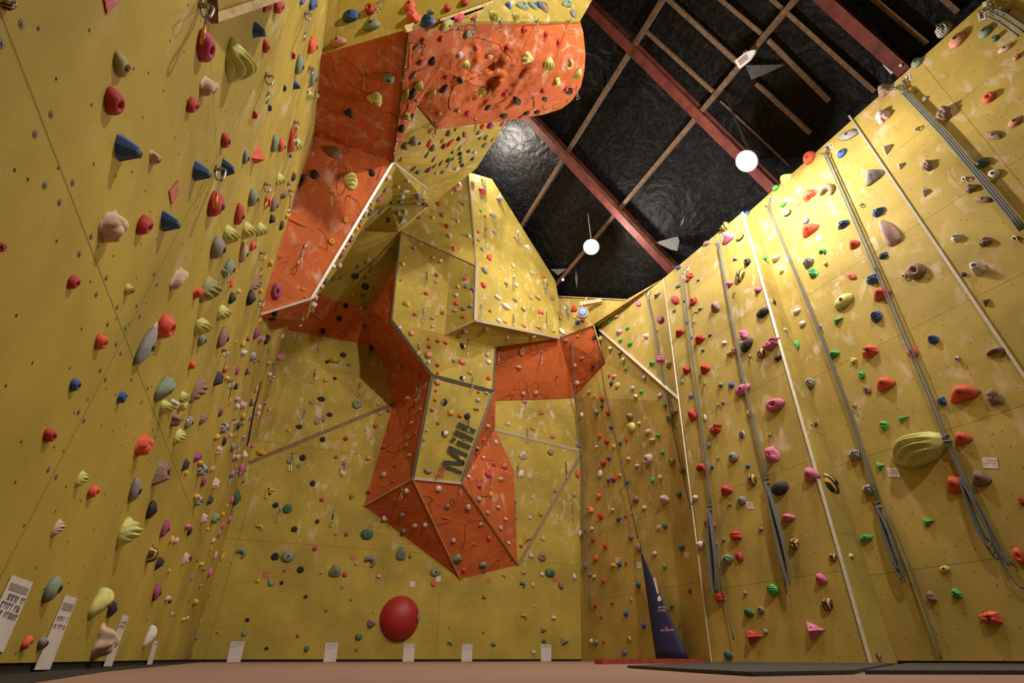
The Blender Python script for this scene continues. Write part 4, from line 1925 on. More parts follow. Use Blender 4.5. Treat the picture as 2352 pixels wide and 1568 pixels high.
# ---------------------------------------------------------------- climbing holds: shapes
def hold_shape(t, seed, nr=9, seg=26):
    """unit hold: base circle of radius 1 on z=0, about 1 high; returns vertices and faces"""
    R = random.Random(seed * 7 + ord(t))
    V, F = [], []
    if t == 'H':                                     # crescent: a tapering horn bent along an arc
        n, sg = (13, 10) if nr > 5 else (7, 6)
        for i in range(n):
            u = i / (n - 1)
            a = math.radians(-70 + 230 * u)
            c = Vector((math.cos(a) * .62, math.sin(a) * .72, .10))
            r = .40 * (math.sin(PI * (.12 + .86 * (1 - u) ** .8)) ** .7) + .03
            d = Vector((math.cos(a), math.sin(a), 0))
            for k in range(sg):
                w = 2 * PI * k / sg
                p = c + d * (math.cos(w) * r) + Vector((0, 0, max(-.1, math.sin(w)) * r * 1.9))
                V.append(p)
        for i in range(n - 1):
            for k in range(sg):
                F.append([i * sg + k, (i + 1) * sg + k, (i + 1) * sg + (k + 1) % sg, i * sg + (k + 1) % sg])
        F += [[k for k in range(sg)][::-1][::-1], [(n - 1) * sg + k for k in range(sg)][::-1]]
        return V, F
    if t == 'L':                                     # letter-shaped hold
        mb = MB()
        for cx, cy, hx, hy in ((-.45, 0, .22, 1), (.2, .78, .75, .22), (.1, .1, .5, .18)):
            mb.box((cx, cy, .3), (hx, 0, 0), (0, hy, 0), (0, 0, .3))
        return mb.v, mb.f
    if t in 'PFW' and nr > 5: nr, seg = 5, (9 if t == 'F' else 8)
    if t in 'PFW' and nr <= 4: nr, seg = 3, 7
    if t in 'RBSJ' and nr > 5: nr, seg = 18, 44
    if t == 'W': seg = 9 if nr > 3 else 6
    blobs = [(R.uniform(-.5, .5), R.uniform(-.5, .5), R.uniform(.45, .62)) for _ in range(6)]
    tilt = R.uniform(0, 6.28)
    for i in range(nr + 1):
        r0 = i / nr
        for k in range(seg):
            th = 2 * PI * k / seg
            r = (1 - r0)
            x, y = r * math.cos(th), r * math.sin(th)
            # outline
            if t in 'RJE': rho = 1 + (.16 if t == 'R' else .08) * math.cos(th - PI / 2 + PI) + .05 * math.sin(2 * th + tilt)
            elif t == 'N': rho = 1.0
            elif t == 'P': rho = (.92, .95, 1.05, .92, .92, .95, 1.0, .95)[k % 8]
            elif t == 'W': rho = 1.15 if k % (seg // 3) == 0 else (.62 if seg > 6 else .55)
            elif t == 'F': rho = .85 + .3 * (((k * 37 + seed * 13) % 10) / 10)
            elif t == 'C': rho = 1 + .12 * math.cos(3 * th + PI / 2)
            elif t == 'B': rho = .92 + .13 * math.sin(3 * th + tilt) + .08 * math.sin(5 * th + 2 * tilt)
            else: rho = 1 + .04 * math.sin(3 * th + tilt)
            x, y = x * rho, y * rho
            h = math.sqrt(max(0, 1 - r ** 2.2))
            if t == 'E': h *= .92
            elif t == 'J':
                d = (x - .05) ** 2 + (y + .22) ** 2
                h = h * 1.0 - .62 * math.exp(-d / .075)
            elif t == 'R':
                h = (1 - r ** 1.5) ** .8
                x *= 1 - .22 * max(0, y)
                h *= 1 + .15 * math.sin(17 * (y + .4 * x * x)) * min(1, 2.2 * (1 - r) + .45)
                k2 = 1 + .03 * math.sin(17 * y)
                x, y = x * k2, y * k2
            elif t == 'P':
                h = min(1.0, (1 - r) * 1.55) * (1 + .08 * ((k * 29) % 7 / 7 - .5))
                y += .10 * h - .12 * (k in (5, 6, 7)) * (1 - r)
            elif t == 'F':
                h = min(1, 1.9 * (1 - r)) * (.75 + .35 * (((k * 53 + seed * 29) % 10) / 10) * (r > .01)) * .9
            elif t == 'W':
                h = (1 - r) ** .8
                y -= .15 * (1 - r)
            elif t == 'N':
                x *= (1 - .45 * y * y)
                h *= .85
            elif t == 'C':                           # beak with an undercut lower side
                h = (1 - r ** 1.8) ** .75
                y += .42 * h
                x *= 1 - .25 * h
            elif t == 'B':
                g_ = max(math.sqrt(max(0, b[2] ** 2 - (x - b[0]) ** 2 - (y - b[1]) ** 2)) for b in blobs) / .6
                h = max(.28 * h, g_ * min(1, 4 * (1 - r)))
            elif t == 'D':
                h = .75 * math.sin(PI * min(1, (1 - r) * 1.15 + .0)) if r > .5 else .75 * math.sin(PI * (.575)) * (1 - .75 * math.cos(PI * min(1, r / .55)) * .5 - .30 * (r < .35))
                h = max(.12, h) if r < 1 else 0
            elif t == 'K':
                h = min(1, math.sqrt(max(0, 1 - r ** 2.6))) * .95
                h -= .28 * math.exp(-(r / .28) ** 2)
            elif t == 'S':
                h *= 1 + .13 * math.sin(5 * th + 8 * r) * min(1, 3 * r)
            V.append(Vector((x, y, h)))
    for i in range(nr):
        for k in range(seg):
            F.append([i * seg + k, i * seg + (k + 1) % seg, (i + 1) * seg + (k + 1) % seg, (i + 1) * seg + k])
    F.append([k for k in range(seg)][::-1])
    return V, F


HDEP = {'E': .42, 'J': .50, 'R': .55, 'P': .62, 'N': .34, 'H': .42, 'C': .55, 'B': .48, 'D': .38, 'K': .60, 'W': .48, 'F': .52, 'S': .55, 'L': .30}
HNAME = {'E': 'smooth rounded', 'J': 'pocketed', 'R': 'ridged shell', 'P': 'angular pyramid', 'N': 'long narrow', 'H': 'curved horn', 'C': 'beak-shaped',
         'B': 'lumpy', 'D': 'ring-shaped', 'K': 'knob', 'W': 'three-cornered', 'F': 'chipped stone', 'S': 'grooved ball', 'L': 'letter-shaped'}
SURF = {'left': 'long side wall', 'back': 'back wall', 'right': 'rope wall', 'pillar': 'roped pillar', 'pillar_side': 'narrow side of the pillar', 'RU': 'bright corner panel',
        'RS': 'dim corner wall', 'OB': 'orange patch behind the overhang', 'BLU': 'shaded panel beside the tower', 'OR': 'orange band', 'F1': 'shaded tower side', 'F2': 'bright tower front',
        'F3': 'tower underside', 'F4': 'tower centre', 'M': 'lettered panel', 'S1': 'dark prow side', 'T1': 'brown triangle', 'P1': 'dark prow underside', 'P2': 'orange prow front',
        'P3': 'orange prow side', 'O1': 'sloping orange panel', 'O1u': 'overhang lip', 'O1s': 'overhang edge', 'O2': 'dark orange panel', 'U1': 'top yellow panel', 'U2': 'top bright panel',
        'Y1': 'bright slope below the curved orange shell', 'Y2': 'shaded recess', 'O3': 'curved orange shell', 'pyr': 'small pyramid', 'pyrd': 'small pyramid', 'box': 'roof box'}
_mesh = {}


def hold_mesh(t, seed, low=False):
    k = (t, seed, low)
    if k not in _mesh:
        V, F = hold_shape(t, seed, *((4, 10) if low else ()))
        me = bpy.data.meshes.new('hold')
        me.from_pydata(V, [], F)
        if t not in 'PFWL':
            for p in me.polygons: p.use_smooth = True
        me.materials.append(None)
        me.update()
        _mesh[k] = me
    return _mesh[k]


def bolt_mesh():
    mb = MB().lathe((0, 0, 0), (0, 0, 1), [(.16, -.1), (.16, .03), (.11, .05), (.08, .02)], 10)
    me = bpy.data.meshes.new('bolt')
    me.from_pydata(mb.v, [], mb.f)
    me.materials.append(M_DARKMETAL)
    return me


BOLT = bolt_mesh()
BOLTZ = {'E': .93, 'J': .42, 'R': .8, 'P': .5, 'N': .86, 'H': .55, 'C': .7, 'B': .8, 'D': .2, 'K': .68, 'W': .6, 'F': .8, 'S': 1.0, 'L': .6}


def place(px, py, w, h, t, rot):
    """in-plane axes and sizes of a hold on the surface seen at this point of the photograph"""
    l, n, key = hit(px, py)
    if l is None: return None
    up = Vector((0, 0, 1)) - n * n.z
    if up.length < .25: up = Vector((0, 1, 0)) - n * n.y
    up.normalize()
    si = up.cross(n)
    a = math.radians(rot)
    if rot: up, si = up * math.cos(a) + si * math.sin(a), si * math.cos(a) - up * math.sin(a)
    p0 = proj(l)
    e = .02
    ku, ks, kn = ((proj(l + d * e) - p0) / e for d in (up, si, n))
    ex, ey = Vector((math.cos(a), math.sin(a))), Vector((-math.sin(a), math.cos(a)))
    U = (abs(ku.dot(ex)), abs(ku.dot(ey)))
    T = (abs(ks.dot(ex)), abs(ks.dot(ey)))
    K = (kn.dot(ex), kn.dot(ey))
    best = None
    g0 = (w + h) / 2 / max(60, ku.length, ks.length)
    for ia in range(13):
        asp = .42 * (2.5 / .42) ** (ia / 12)
        for ig in range(26):
            s = g0 * .35 * (2.6 / .35) ** (ig / 25)
            Wc, Hc = s * math.sqrt(asp), s / math.sqrt(asp)
            D = HDEP[t] * s
            m = []
            for q in (0, 1):
                b = math.hypot(T[q] * Wc, U[q] * Hc)
                m.append((b, max(b, .45 * b + abs(K[q]) * D)))
            err = math.log(m[0][1] / w) ** 2 + math.log(m[1][1] / h) ** 2 + .05 * math.log(asp) ** 2
            if best is None or err < best[0]: best = (err, Wc, Hc, D, m)
    _, Wd, H, D, m = best
    D = max(D, .018)
    off = ex * (math.copysign((m[0][1] - m[0][0]) / 2, K[0])) + ey * (math.copysign((m[1][1] - m[1][0]) / 2, K[1]))
    l2, n2, k2 = hit(px - off.x, py - off.y)
    if l2 is None or k2 != key: l2 = l
    return l2, n, si, up, Wd / 2, H / 2, D, key


HOLDS = []
for line in HDATA.strip().split('\n'):
    f = line.split()
    px, py, w, h = (float(v) for v in f[:4])
    HOLDS.append([px, py, w, h, f[4][0], f[4][1], float(f[5]) if len(f) > 5 else 0.0])
HOLDS.sort(key=lambda q: -q[2] * q[3])
REC, SMALL = [], []
NBIG = 300
for q in HOLDS:
    r = place(q[0], q[1], q[2], q[3], q[5], q[6])
    if r: (REC if len(REC) < NBIG else SMALL).append((q, r))

# labels: look first, then the surface, then what the hold is beside
def size_word(a):
    return 'huge' if a > 9000 else 'big' if a > 2600 else 'mid-sized' if a > 900 else 'small'


INFO = []
for q, r in REC:
    INFO.append({'x': q[0], 'y': q[1], 's': size_word(q[2] * q[3]), 'd': '%s %s hold' % (HCOL[q[4]][0], HNAME[q[5]]), 'surf': SURF[r[7]], 'r': max(q[2], q[3])})


def rel(a, b):
    dx, dy = a['x'] - b['x'], a['y'] - b['y']
    if abs(dy) > .7 * abs(dx): return 'above' if dy < 0 else 'below'
    return 'beside'


def make_labels():
    base = ['%s %s on the %s' % (i['s'], i['d'], i['surf']) for i in INFO]
    out = [None] * len(INFO)
    used = set()
    for i, b in enumerate(base):
        if base.count(b) == 1:
            out[i] = b
            used.add(b)
    land = [(x, y, d) for x, y, d in LANDMARKS]
    for i, a in enumerate(INFO):
        if out[i]: continue
        near = []
        for j, c in enumerate(INFO):
            if j != i and c['d'] != a['d']:
                near.append((math.hypot(a['x'] - c['x'], a['y'] - c['y']), c, 'the %s %s' % (c['s'], c['d'])))
        for x, y, d in land:
            near.append((math.hypot(a['x'] - x, a['y'] - y) * .8, {'x': x, 'y': y}, d))
        near.sort(key=lambda t: t[0])
        done = False
        for dist, c, ds in near[:12]:
            lab = '%s %s %s %s, %s' % (a['s'], a['d'], rel(a, c), ds, a['surf'])
            if lab in used or len(re.findall(r"[\w'-]+", lab)) > 16: continue
            # true of this hold alone: no twin stands as near, on the same side of such a thing
            twin = False
            for j, e in enumerate(INFO):
                if j == i or base[j] != base[i]: continue
                for _, c2, ds2 in ([(0, k, 'the %s %s' % (k['s'], k['d'])) for k in INFO if k is not e] + [(0, {'x': x, 'y': y}, d) for x, y, d in land]):
                    if ds2 == ds and rel(e, c2) == rel(a, c) and math.hypot(e['x'] - c2['x'], e['y'] - c2['y']) < 1.5 * dist:
                        twin = True
                        break
                if twin: break
            if not twin:
                out[i] = lab
                used.add(lab)
                done = True
                break
        if not done:
            same = sorted([j for j in range(len(INFO)) if base[j] == base[i]], key=lambda j: INFO[j]['y'])
            words = ['highest', 'second highest', 'third highest', 'fourth highest', 'fifth highest', 'sixth highest', 'seventh highest', 'eighth highest', 'ninth highest', 'tenth highest', 'eleventh highest', 'twelfth highest']
            k = same.index(i)
            pre = words[k] if k < len(same) / 2 or len(same) - k > 12 else words[len(same) - k - 1].replace('highest', 'lowest')
            out[i] = '%s %s' % (pre, base[i])
            used.add(out[i])
    return out


LANDMARKS = [(918, 1418, 'the red half ball'), (1358, 725, 'the white belay device'), (2106, 1027, 'the huge lime ridged hold'), (397, 440, 'the red route tag'), (352, 765, 'the white route tag'),
             (1640, 1230, 'the rope bundle'), (1800, 1230, 'the rope bundle'), (2060, 1250, 'the rope bundle'), (1520, 1420, 'the navy banner'), (540, 1497, 'the paper sheet'), (760, 1499, 'the paper sheet'),
             (938, 1500, 'the paper sheet'), (1071, 1500, 'the paper sheet'), (1254, 1500, 'the paper sheet'), (907, 500, 'the small pyramid'), (1060, 1030, 'the painted lettering'), (1058, 1330, 'the prow tip'), (35, 1400, 'the handwritten sheet'), (125, 1450, 'the handwritten sheet')]
LABELS = make_labels()
RS = random.Random(4)
for (q, r), lab in zip(REC, LABELS):
    l, n, si, up, sx, sy, dz, key = r
    t = q[5]
    sd = RS.randrange(3)
    o = bpy.data.objects.new('climbing_hold', hold_mesh(t, sd))
    COL.objects.link(o)
    M3 = Matrix((si, up, n)).transposed()
    o.matrix_world = Matrix.Translation(l - n * .002) @ M3.to_4x4() @ Matrix.Diagonal((sx * 1.04, sy * 1.04, dz, 1))
    o.material_slots[0].link = 'OBJECT'
    o.material_slots[0].material = HMAT[q[4]]
    tag(o, lab, 'climbing hold', 'climbing holds bolted over the walls')
    b = bpy.data.objects.new('bolt', BOLT)
    COL.objects.link(b)
    b.parent = o
    k = min(1, .5 * min(sx, sy))
    hr = min(.028, .17 * min(sx, sy) + .006) / .16
    b.scale = (hr / sx, hr / sy, hr / dz)
    if t == 'J': b.location = (.05, -.22, .36)
    elif t == 'H': b.location = (.45, .35, .62)
    elif t == 'P': b.location = (.12, .05, .98)
    elif t == 'C': b.location = (0, .1, .80)
    elif t == 'W': b.location = (.0, .1, .52)
    elif t == 'B': b.location = (.0, -.02, .78)
    else: b.location = (.06, -.05, BOLTZ[t])

# the several hundred little screwed-on holds that are too many to single out
VS, FS, MI = [], [], []
for q, r in SMALL:
    l, n, si, up, sx, sy, dz, key = r
    V, F = hold_mesh(q[5], 1, True), None
    b0 = len(VS)
    VS += [l + si * (v.co.x * sx) + up * (v.co.y * sy) + n * (v.co.z * dz - .001) for v in V.vertices]
    for p in V.polygons:
        FS.append([b0 + i for i in p.vertices])
        MI.append(HKEYS.index(q[4]))
so = mobj('small_climbing_holds', VS, FS, [HMAT[k] for k in HKEYS], smooth=True)
for p, i in zip(so.data.polygons, MI): p.material_index = i
tag(so, 'hundreds of little mixed-colour footholds and knobs scattered over all the walls', 'small climbing holds', kind='stuff')
# ---------------------------------------------------------------- quickdraws
def link_mesh(rx, ry, r, seg=12, gate=False):
    mb = MB()
    pts = []
    for k in range(seg):
        a = 2 * PI * k / seg
        c, s = math.cos(a), math.sin(a)
        pts.append((rx * math.copysign(abs(c) ** .8, c) * (1 + .25 * (s if gate else 0)), ry * math.copysign(abs(s) ** .8, s), 0))
    mb.tube(pts, r, 6, True)
    me = bpy.data.meshes.new('link')
    me.from_pydata(mb.v, [], mb.f)
    for p in me.polygons: p.use_smooth = True
    me.materials.append(None)
    return me


ME_BINER = link_mesh(.024, .050, .0062, 14, True)
ME_LINK = link_mesh(.017, .030, .006, 10)
mbq = MB().lathe((0, 0, 0), (0, 0, 1), [(.022, 0), (.022, .012), (.012, .016), (.012, .03), (.004, .034)], 10)
ME_HANG = bpy.data.meshes.new('hanger')
ME_HANG.from_pydata(mbq.v, [], mbq.f)
ME_HANG.materials.append(None)


def child(name, me, mat, parent, mtx):
    o = bpy.data.objects.new(name, me)
    COL.objects.link(o)
    o.material_slots[0].link = 'OBJECT'
    o.material_slots[0].material = mat
    o.parent = parent
    o.matrix_basis = Matrix.Translation(parent.location).inverted() @ mtx
    return o


def frame(o, y, n, s=(1, 1, 1)):
    y = y.normalized()
    x = y.cross(n).normalized()
    z = x.cross(y)
    return Matrix.Translation(o) @ Matrix((x, y, z)).transposed().to_4x4() @ Matrix.Diagonal((*s, 1))


DR = [tuple(float(v) for v in l.split()) for l in DDATA.strip().split('\n')]
QL, seen = [], {}
for i, (x0, y0, x1, y1) in enumerate(DR):
    l, n, key = hit(x0, y0)
    if l is None: continue
    # hangs freely from its hanger, as long as the photo shows it
    a = l + n * .03
    down = Vector((0, 0, -1))
    pa = proj(a)
    kd = (proj(a + down * .05) - pa).length / .05
    ln = max(.12, min(.42, math.hypot(x1 - x0, y1 - y0) / max(kd, 30)))
    b = a + down * ln
    if n.z < 0: pass
    else: b = b + n * .01
    if key == 'left':
        b += n * .04
    e = empty('quickdraw', l, None, 'quickdraw', 'quickdraws hanging from the walls')
    QL.append((e, x0, y0, key))
    k = min(1.0, ln / .26)
    dark = i % 3 == 0
    gold = key == 'left' and x0 < 610
    child('hanger', ME_HANG, M_STEEL, e, frame(l, Vector((0, 0, 1)) - n * n.z * .999 if abs(n.z) < .95 else Vector((0, 1, 0)), n))
    d = (b - a).normalized()
    child('top_carabiner', ME_BINER, M_STEEL, e, frame(a + d * .04 * k, -d, n.cross(d) + n * .3, (k, k, k)))
    child('bottom_carabiner', ME_BINER, M_GATE if gold else M_CHROME, e, frame(b - d * .05 * k, d, n + n.cross(d) * .3, (k, k, k)))
    m0, m1 = a + d * .075 * k, b - d * .09 * k
    MB().bar(m0, m1, .017 * k + .004, .006, n if abs(n.dot(d)) < .9 else (0, 1, 0)).make('sling', M_SLINGD if dark else M_SLING, e)


def near_desc(x, y, skip=None):
    best = sorted((math.hypot(x - i['x'], y - i['y']), 'the %s %s' % (i['s'], i['d']), i) for i in INFO if i is not skip) if False else None
    L_ = [(math.hypot(x - i['x'], y - i['y']), k) for k, i in enumerate(INFO)]
    L_.sort()
    return [INFO[k] for _, k in L_[:10]]


usedl = set()
for e, x, y, key in QL:
    lab = None
    for c in near_desc(x, y):
        dx, dy = x - c['x'], y - c['y']
        w_ = ('above' if dy < 0 else 'below') if abs(dy) > .7 * abs(dx) else 'beside'
        t_ = 'quickdraw on the %s %s the %s %s' % (SURF[key], w_, c['s'], c['d'])
        if t_ not in usedl and len(re.findall(r"[\w'-]+", t_)) <= 16:
            lab = t_
            break
    lab = lab or 'quickdraw hanging on the %s' % SURF[key]
    usedl.add(lab)
    e['label'] = lab

# ---------------------------------------------------------------- top ropes, anchors, number tags
def lerp_path(P, n):
    out = []
    for a, b in zip(P, P[1:]):
        for i in range(n): out.append(a.lerp(b, i / n))
    return out + [P[-1]]


def rope(label, pix, gap=.028, r=.0075, loops=None, tail=None, knot=None, mat=None, strands=2, off=.05):
    P = [on(px, py, off) for px, py in pix]
    e = empty('climbing_rope', P[0], label, 'climbing rope', 'grey top ropes hanging on the rope wall')
    _, n, _k = hit(*pix[len(pix) // 2])
    d = (P[-1] - P[0]).normalized()
    side = d.cross(n).normalized()
    for s in range(strands):
        o_ = side * gap * (s - (strands - 1) / 2)
        MB().tube([p + o_ for p in lerp_path(P, 4)], r).make('strand', mat or M_ROPE, e, True)
    if knot:
        K = on(*knot, off)
        MB().tube([K + side * .03 * math.cos(a * .9) + d * (.035 * math.sin(a * .45)) + n * (.02 + .02 * math.sin(a * .9)) for a in range(0, 15)], r * 1.15, 6).make('knot', mat or M_ROPE, e, True)
    if loops:
        (x0, y0), (x1, y1), wd, cnt = loops
        A_, B_ = on(x0, y0, off), on(x1, y1, off)
        ax_ = (B_ - A_)
        ln = ax_.length
        ax_.normalize()
        sd_ = ax_.cross(n).normalized()
        mb = MB()
        for c in range(cnt):
            k = wd * (.45 + .55 * (c + 1) / cnt)
            L2_ = ln * (.72 + .28 * ((c * 7) % cnt + 1) / cnt)
            pts = []
            for i in range(22):
                u = i / 21 * PI * 2 - PI / 2
                t_ = (1 + math.sin(u)) / 2
                wx = math.cos(u) * k * (t_ ** .6 if t_ > 0 else 0)
                pts.append(A_ + ax_ * (L2_ * t_) + sd_ * wx + n * (.012 * c))
            mb.tube(pts, r)
        mb.make('coiled_bundle', mat or M_ROPE, e, True)
    if tail:
        MB().tube(lerp_path([on(px, py, off) for px, py in tail], 4), r).make('tail', mat or M_ROPE, e, True)
    return e


rope('thick grey rope pair from the highest chain, running out of the picture corner', [(2284, 34), (2312, 48), (2356, 78)], gap=.045, r=.012, strands=3)
rope('grey rope pair from the chain tagged 2, crossing the rope wall above the metal strip', [(2082, 215), (2180, 318), (2280, 438), (2356, 530)], gap=.022, r=.011, strands=3)
rope('long grey rope pair from the chain tagged 3, with loose loops at its end', [(1903, 362), (1985, 545), (2080, 765), (2148, 925), (2180, 1010), (2245, 1150), (2300, 1262), (2330, 1300)],
     knot=(2184, 1012), loops=((2215, 1100), (2300, 1288), .055, 4), tail=[(2300, 1262), (2318, 1310), (2345, 1345), (2360, 1352)], r=.009)
rope('long grey rope pair from the chain tagged 4, with tied bundle and free tail', [(1770, 482), (1820, 600), (1890, 770), (1962, 960), (2026, 1160)], knot=(2026, 1163), loops=((2026, 1165), (2088, 1340), .05, 5),
     tail=[(2040, 1165), (2092, 1290), (2120, 1370), (2150, 1455), (2172, 1518)], r=.0085)
rope('grey rope pair on the roped pillar with the shorter bundle behind the big grey hold', [(1656, 562), (1685, 725), (1715, 880), (1745, 1010), (1769, 1105)], knot=(1770, 1107), loops=((1771, 1110), (1828, 1345), .06, 6), tail=[(1795, 1240), (1808, 1330), (1814, 1364)], r=.0085)
rope('grey rope pair on the roped pillar ending in the longest looped bundle', [(1574, 640), (1592, 800), (1608, 910), (1624, 1040), (1639, 1168)], knot=(1640, 1168), loops=((1640, 1172), (1660, 1430), .085, 7), tail=[(1655, 1240), (1672, 1370), (1692, 1470)], r=.0085)
rope('grey rope pair on the bright corner panel next to the roped pillar', [(1489, 682), (1505, 750), (1520, 840), (1537, 915), (1553, 985)], r=.0085)
rope('thin grey rope pair crossing the orange band and hanging down in the corner', [(1305, 715), (1316, 790), (1328, 940), (1333, 1060), (1347, 1210), (1362, 1405)], r=.0075, off=.06, knot=(1349, 1218))
rope('dark slack rope hanging beside the pillar edge on the dim corner wall', [(1538, 900), (1552, 990), (1572, 1080), (1592, 1170)], r=.008, strands=1, mat=M_DROPE)
rope('dark lead rope hanging over the crowded holds of the long side wall', [(584, 874), (568, 935), (553, 1020)], r=.010, mat=M_DROPE, gap=.04, off=.09)
rope('dark belay webbing running from the white belay device to the navy banner', [(1380, 770), (1396, 890), (1424, 1010), (1452, 1130), (1476, 1238)], r=.010, strands=1, mat=M_DROPE, off=.10)


def chains(label, c, ends, size=1.0):
    l, n, _k = hit(*c)
    C_ = l + n * .045
    e = empty('anchor_chain', l, label, 'anchor chain', 'steel chains at the rope tops')
    for (px, py) in ends:
        E_ = on(px, py, .02)
        d = C_ - E_
        m = max(3, int(d.length / .042))
        for i in range(m):
            o_ = E_ + d * ((i + .5) / m)
            nn = n if i % 2 else n.cross(d).normalized()
            child('link', ME_LINK, M_CHROME, e, frame(o_, d, nn, (size, size * 1.05 * d.length / m / .045, size)))
        child('hanger', ME_HANG, M_STEEL, e, frame(E_ - n * .02, Vector((0, 0, 1)), n))
    child('ring', ME_BINER, M_CHROME, e, frame(C_ + Vector((0, 0, -.04)), Vector((0, 0, 1)), n, (1.1, 1, 1)))
    return e


chains('steel chain at the top of the thickest rope in the picture corner', (2285, 30), [(2253, 28), (2277, -4)])
chains('steel chain holding the rope tagged 2', (2078, 212), [(2056, 204), (2077, 187)])
chains('steel chain holding the rope tagged 3', (1902, 358), [(1888, 355), (1901, 340)])
chains('steel chain holding the rope tagged 4', (1769, 480), [(1760, 474), (1771, 458)])
chains('steel chain at the pillar top beside the pink beak-shaped hold', (1656, 560), [(1648, 556), (1660, 540)])
chains('steel chain at the pillar top above the red twin holds', (1573, 636), [(1569, 628), (1578, 615)])
chains('steel chain on the bright corner panel under a number tag', (1490, 684), [(1482, 674), (1496, 668)])
chains('steel chain above the thin corner rope', (1305, 716), [(1301, 700), (1307, 704)])
chains('loose steel chain hanging beside the white belay device', (1388, 742), [(1394, 728), (1386, 733)])
chains('steel chain near the upper edge of the bright tower front', (1192, 562), [(1180, 545), (1189, 541)])
chains('steel chain at the very top of the tower', (1112, 430), [(1106, 412), (1113, 414)])
chains('steel chain pair at the outer corner of the tower front', (1252, 668), [(1247, 650), (1257, 652)])


def glyphs(txt, P0, X, Y, n, mat, name, parent, lift=.004, bold=.0):
    """flat lettering mapped on a panel: X spans the text, Y its height"""
    cu = bpy.data.curves.new('t', 'FONT')
    cu.body = txt
    cu.offset = bold
    to = bpy.data.objects.new('t', cu)
    COL.objects.link(to)
    bpy.context.view_layer.update()
    me = bpy.data.meshes.new_from_object(to.evaluated_get(bpy.context.evaluated_depsgraph_get()))
    COL.objects.unlink(to)
    bpy.data.objects.remove(to)
    x0, x1 = min(v.co.x for v in me.vertices), max(v.co.x for v in me.vertices)
    y0, y1 = min(v.co.y for v in me.vertices), max(v.co.y for v in me.vertices)
    V = [P0 + X * ((v.co.x - x0) / (x1 - x0)) + Y * ((v.co.y - y0) / (y1 - y0)) + n * lift for v in me.vertices]
    return mobj(name, V, [list(p.vertices) for p in me.polygons], mat, parent)


def quad_on(pix, off=.004):
    P = [on(px, py, off) for px, py in pix]
    return P


def sheet(name, label, pix, cat, mat, group, rows, header=True, inkm=None, cols=(.08, .9), text=None, seedv=1):
    """a sheet of paper taped on a wall, its four corners going TL TR BR BL"""
    c = hit(sum(p[0] for p in pix) / 4, sum(p[1] for p in pix) / 4)
    n = c[1]
    l0 = c[0]
    P = []
    for px, py in pix:
        r = ray(px, py)
        P.append(CAM + r * (n.dot(l0 - CAM) / n.dot(r)) + n * .002)
    e = empty(name, l0, label, cat, group)
    MB().prism(P, n * .0025).make('paper', mat, e)
    R_ = random.Random(seedv)

    def at_(u, v):
        return (P[0] * (1 - u) + P[1] * u) * (1 - v) + (P[3] * (1 - u) + P[2] * u) * v + n * .0032
    if header:
        MB().prism([at_(*k) for k in ((.08, .10), (.92, .10), (.92, .20), (.08, .20))][::-1], n * .0004).make('header', M_INKGREY, e)
    mb = MB()
    for (v, h, dens) in rows:
        u = cols[0]
        while u < cols[1]:
            w_ = R_.uniform(.03, .09)
            if R_.random() < dens:
                mb.prism([at_(u, v), at_(u + w_ * .8, v - h * .1 * R_.random()), at_(u + w_ * .8, v + h * .3), at_(u, v + h * .3)], n * .0004)
                mb.prism([at_(u, v), at_(u + .02, v), at_(u + .02 + R_.uniform(-.02, .03), v + h), at_(u + R_.uniform(-.02, .03), v + h)], n * .0004)
            u += w_ + .03
    if mb.v: mb.make('writing', inkm or M_INK, e)
    return e


PG = 'paper route sheets taped along the wall foot'
sheet('route_sheet', 'largest paper sheet with three rows of black handwriting at the lower picture edge', [(25, 1320), (73, 1337), (4, 1498), (-52, 1482)], 'paper sheet', M_PAPER, PG, [(.25, .09, .8), (.37, .09, .9), (.49, .08, .8)], seedv=2)
sheet('route_sheet', 'paper sheet with two short lines of handwriting reaching the floor beside a coral hold', [(148, 1366), (175, 1373), (112, 1537), (76, 1538)], 'paper sheet', M_PAPER, PG, [(.29, .06, .75), (.40, .06, .75)], seedv=3)
sheet('route_sheet', 'narrow paper sheet beside the long bony cream hold', [(281, 1411), (294, 1415), (255, 1530), (236, 1530)], 'paper sheet', M_PAPER, PG, [(.12, .06, .8), (.21, .06, .8)], False, seedv=4)
sheet('route_sheet', 'thin pale paper strip just past the white forked hold at the wall foot', [(352, 1471), (362, 1472), (348, 1525), (336, 1526)], 'paper sheet', M_PAPER, PG, [(.1, .08, .5)], False, seedv=5)
for i, (pix, lab) in enumerate((([(531, 1472), (563, 1473), (552, 1521), (520, 1521)], 'paper sheet on the back wall below a sage hold, nearest the long side wall'),
                                ([(748, 1475), (777, 1476), (771, 1522), (742, 1522)], 'paper sheet on the back wall second from the long side wall'),
                                ([(928, 1478), (953, 1478), (950, 1521), (924, 1521)], 'paper sheet on the back wall right under the red half ball'.replace('right ', 'straight ')),
                                ([(1061, 1479), (1085, 1479), (1084, 1521), (1059, 1521)], 'paper sheet on the back wall below the tip of the orange prow'),
                                ([(1242, 1479), (1266, 1480), (1266, 1520), (1242, 1520)], 'paper sheet on the back wall nearest the dim corner wall'))):
    sheet('route_sheet', lab, pix, 'paper sheet', M_PAPER, PG, [(.06, .05, .9), (.16, .05, .8), (.26, .05, .5 if i != 4 else .1)], False, seedv=10 + i)


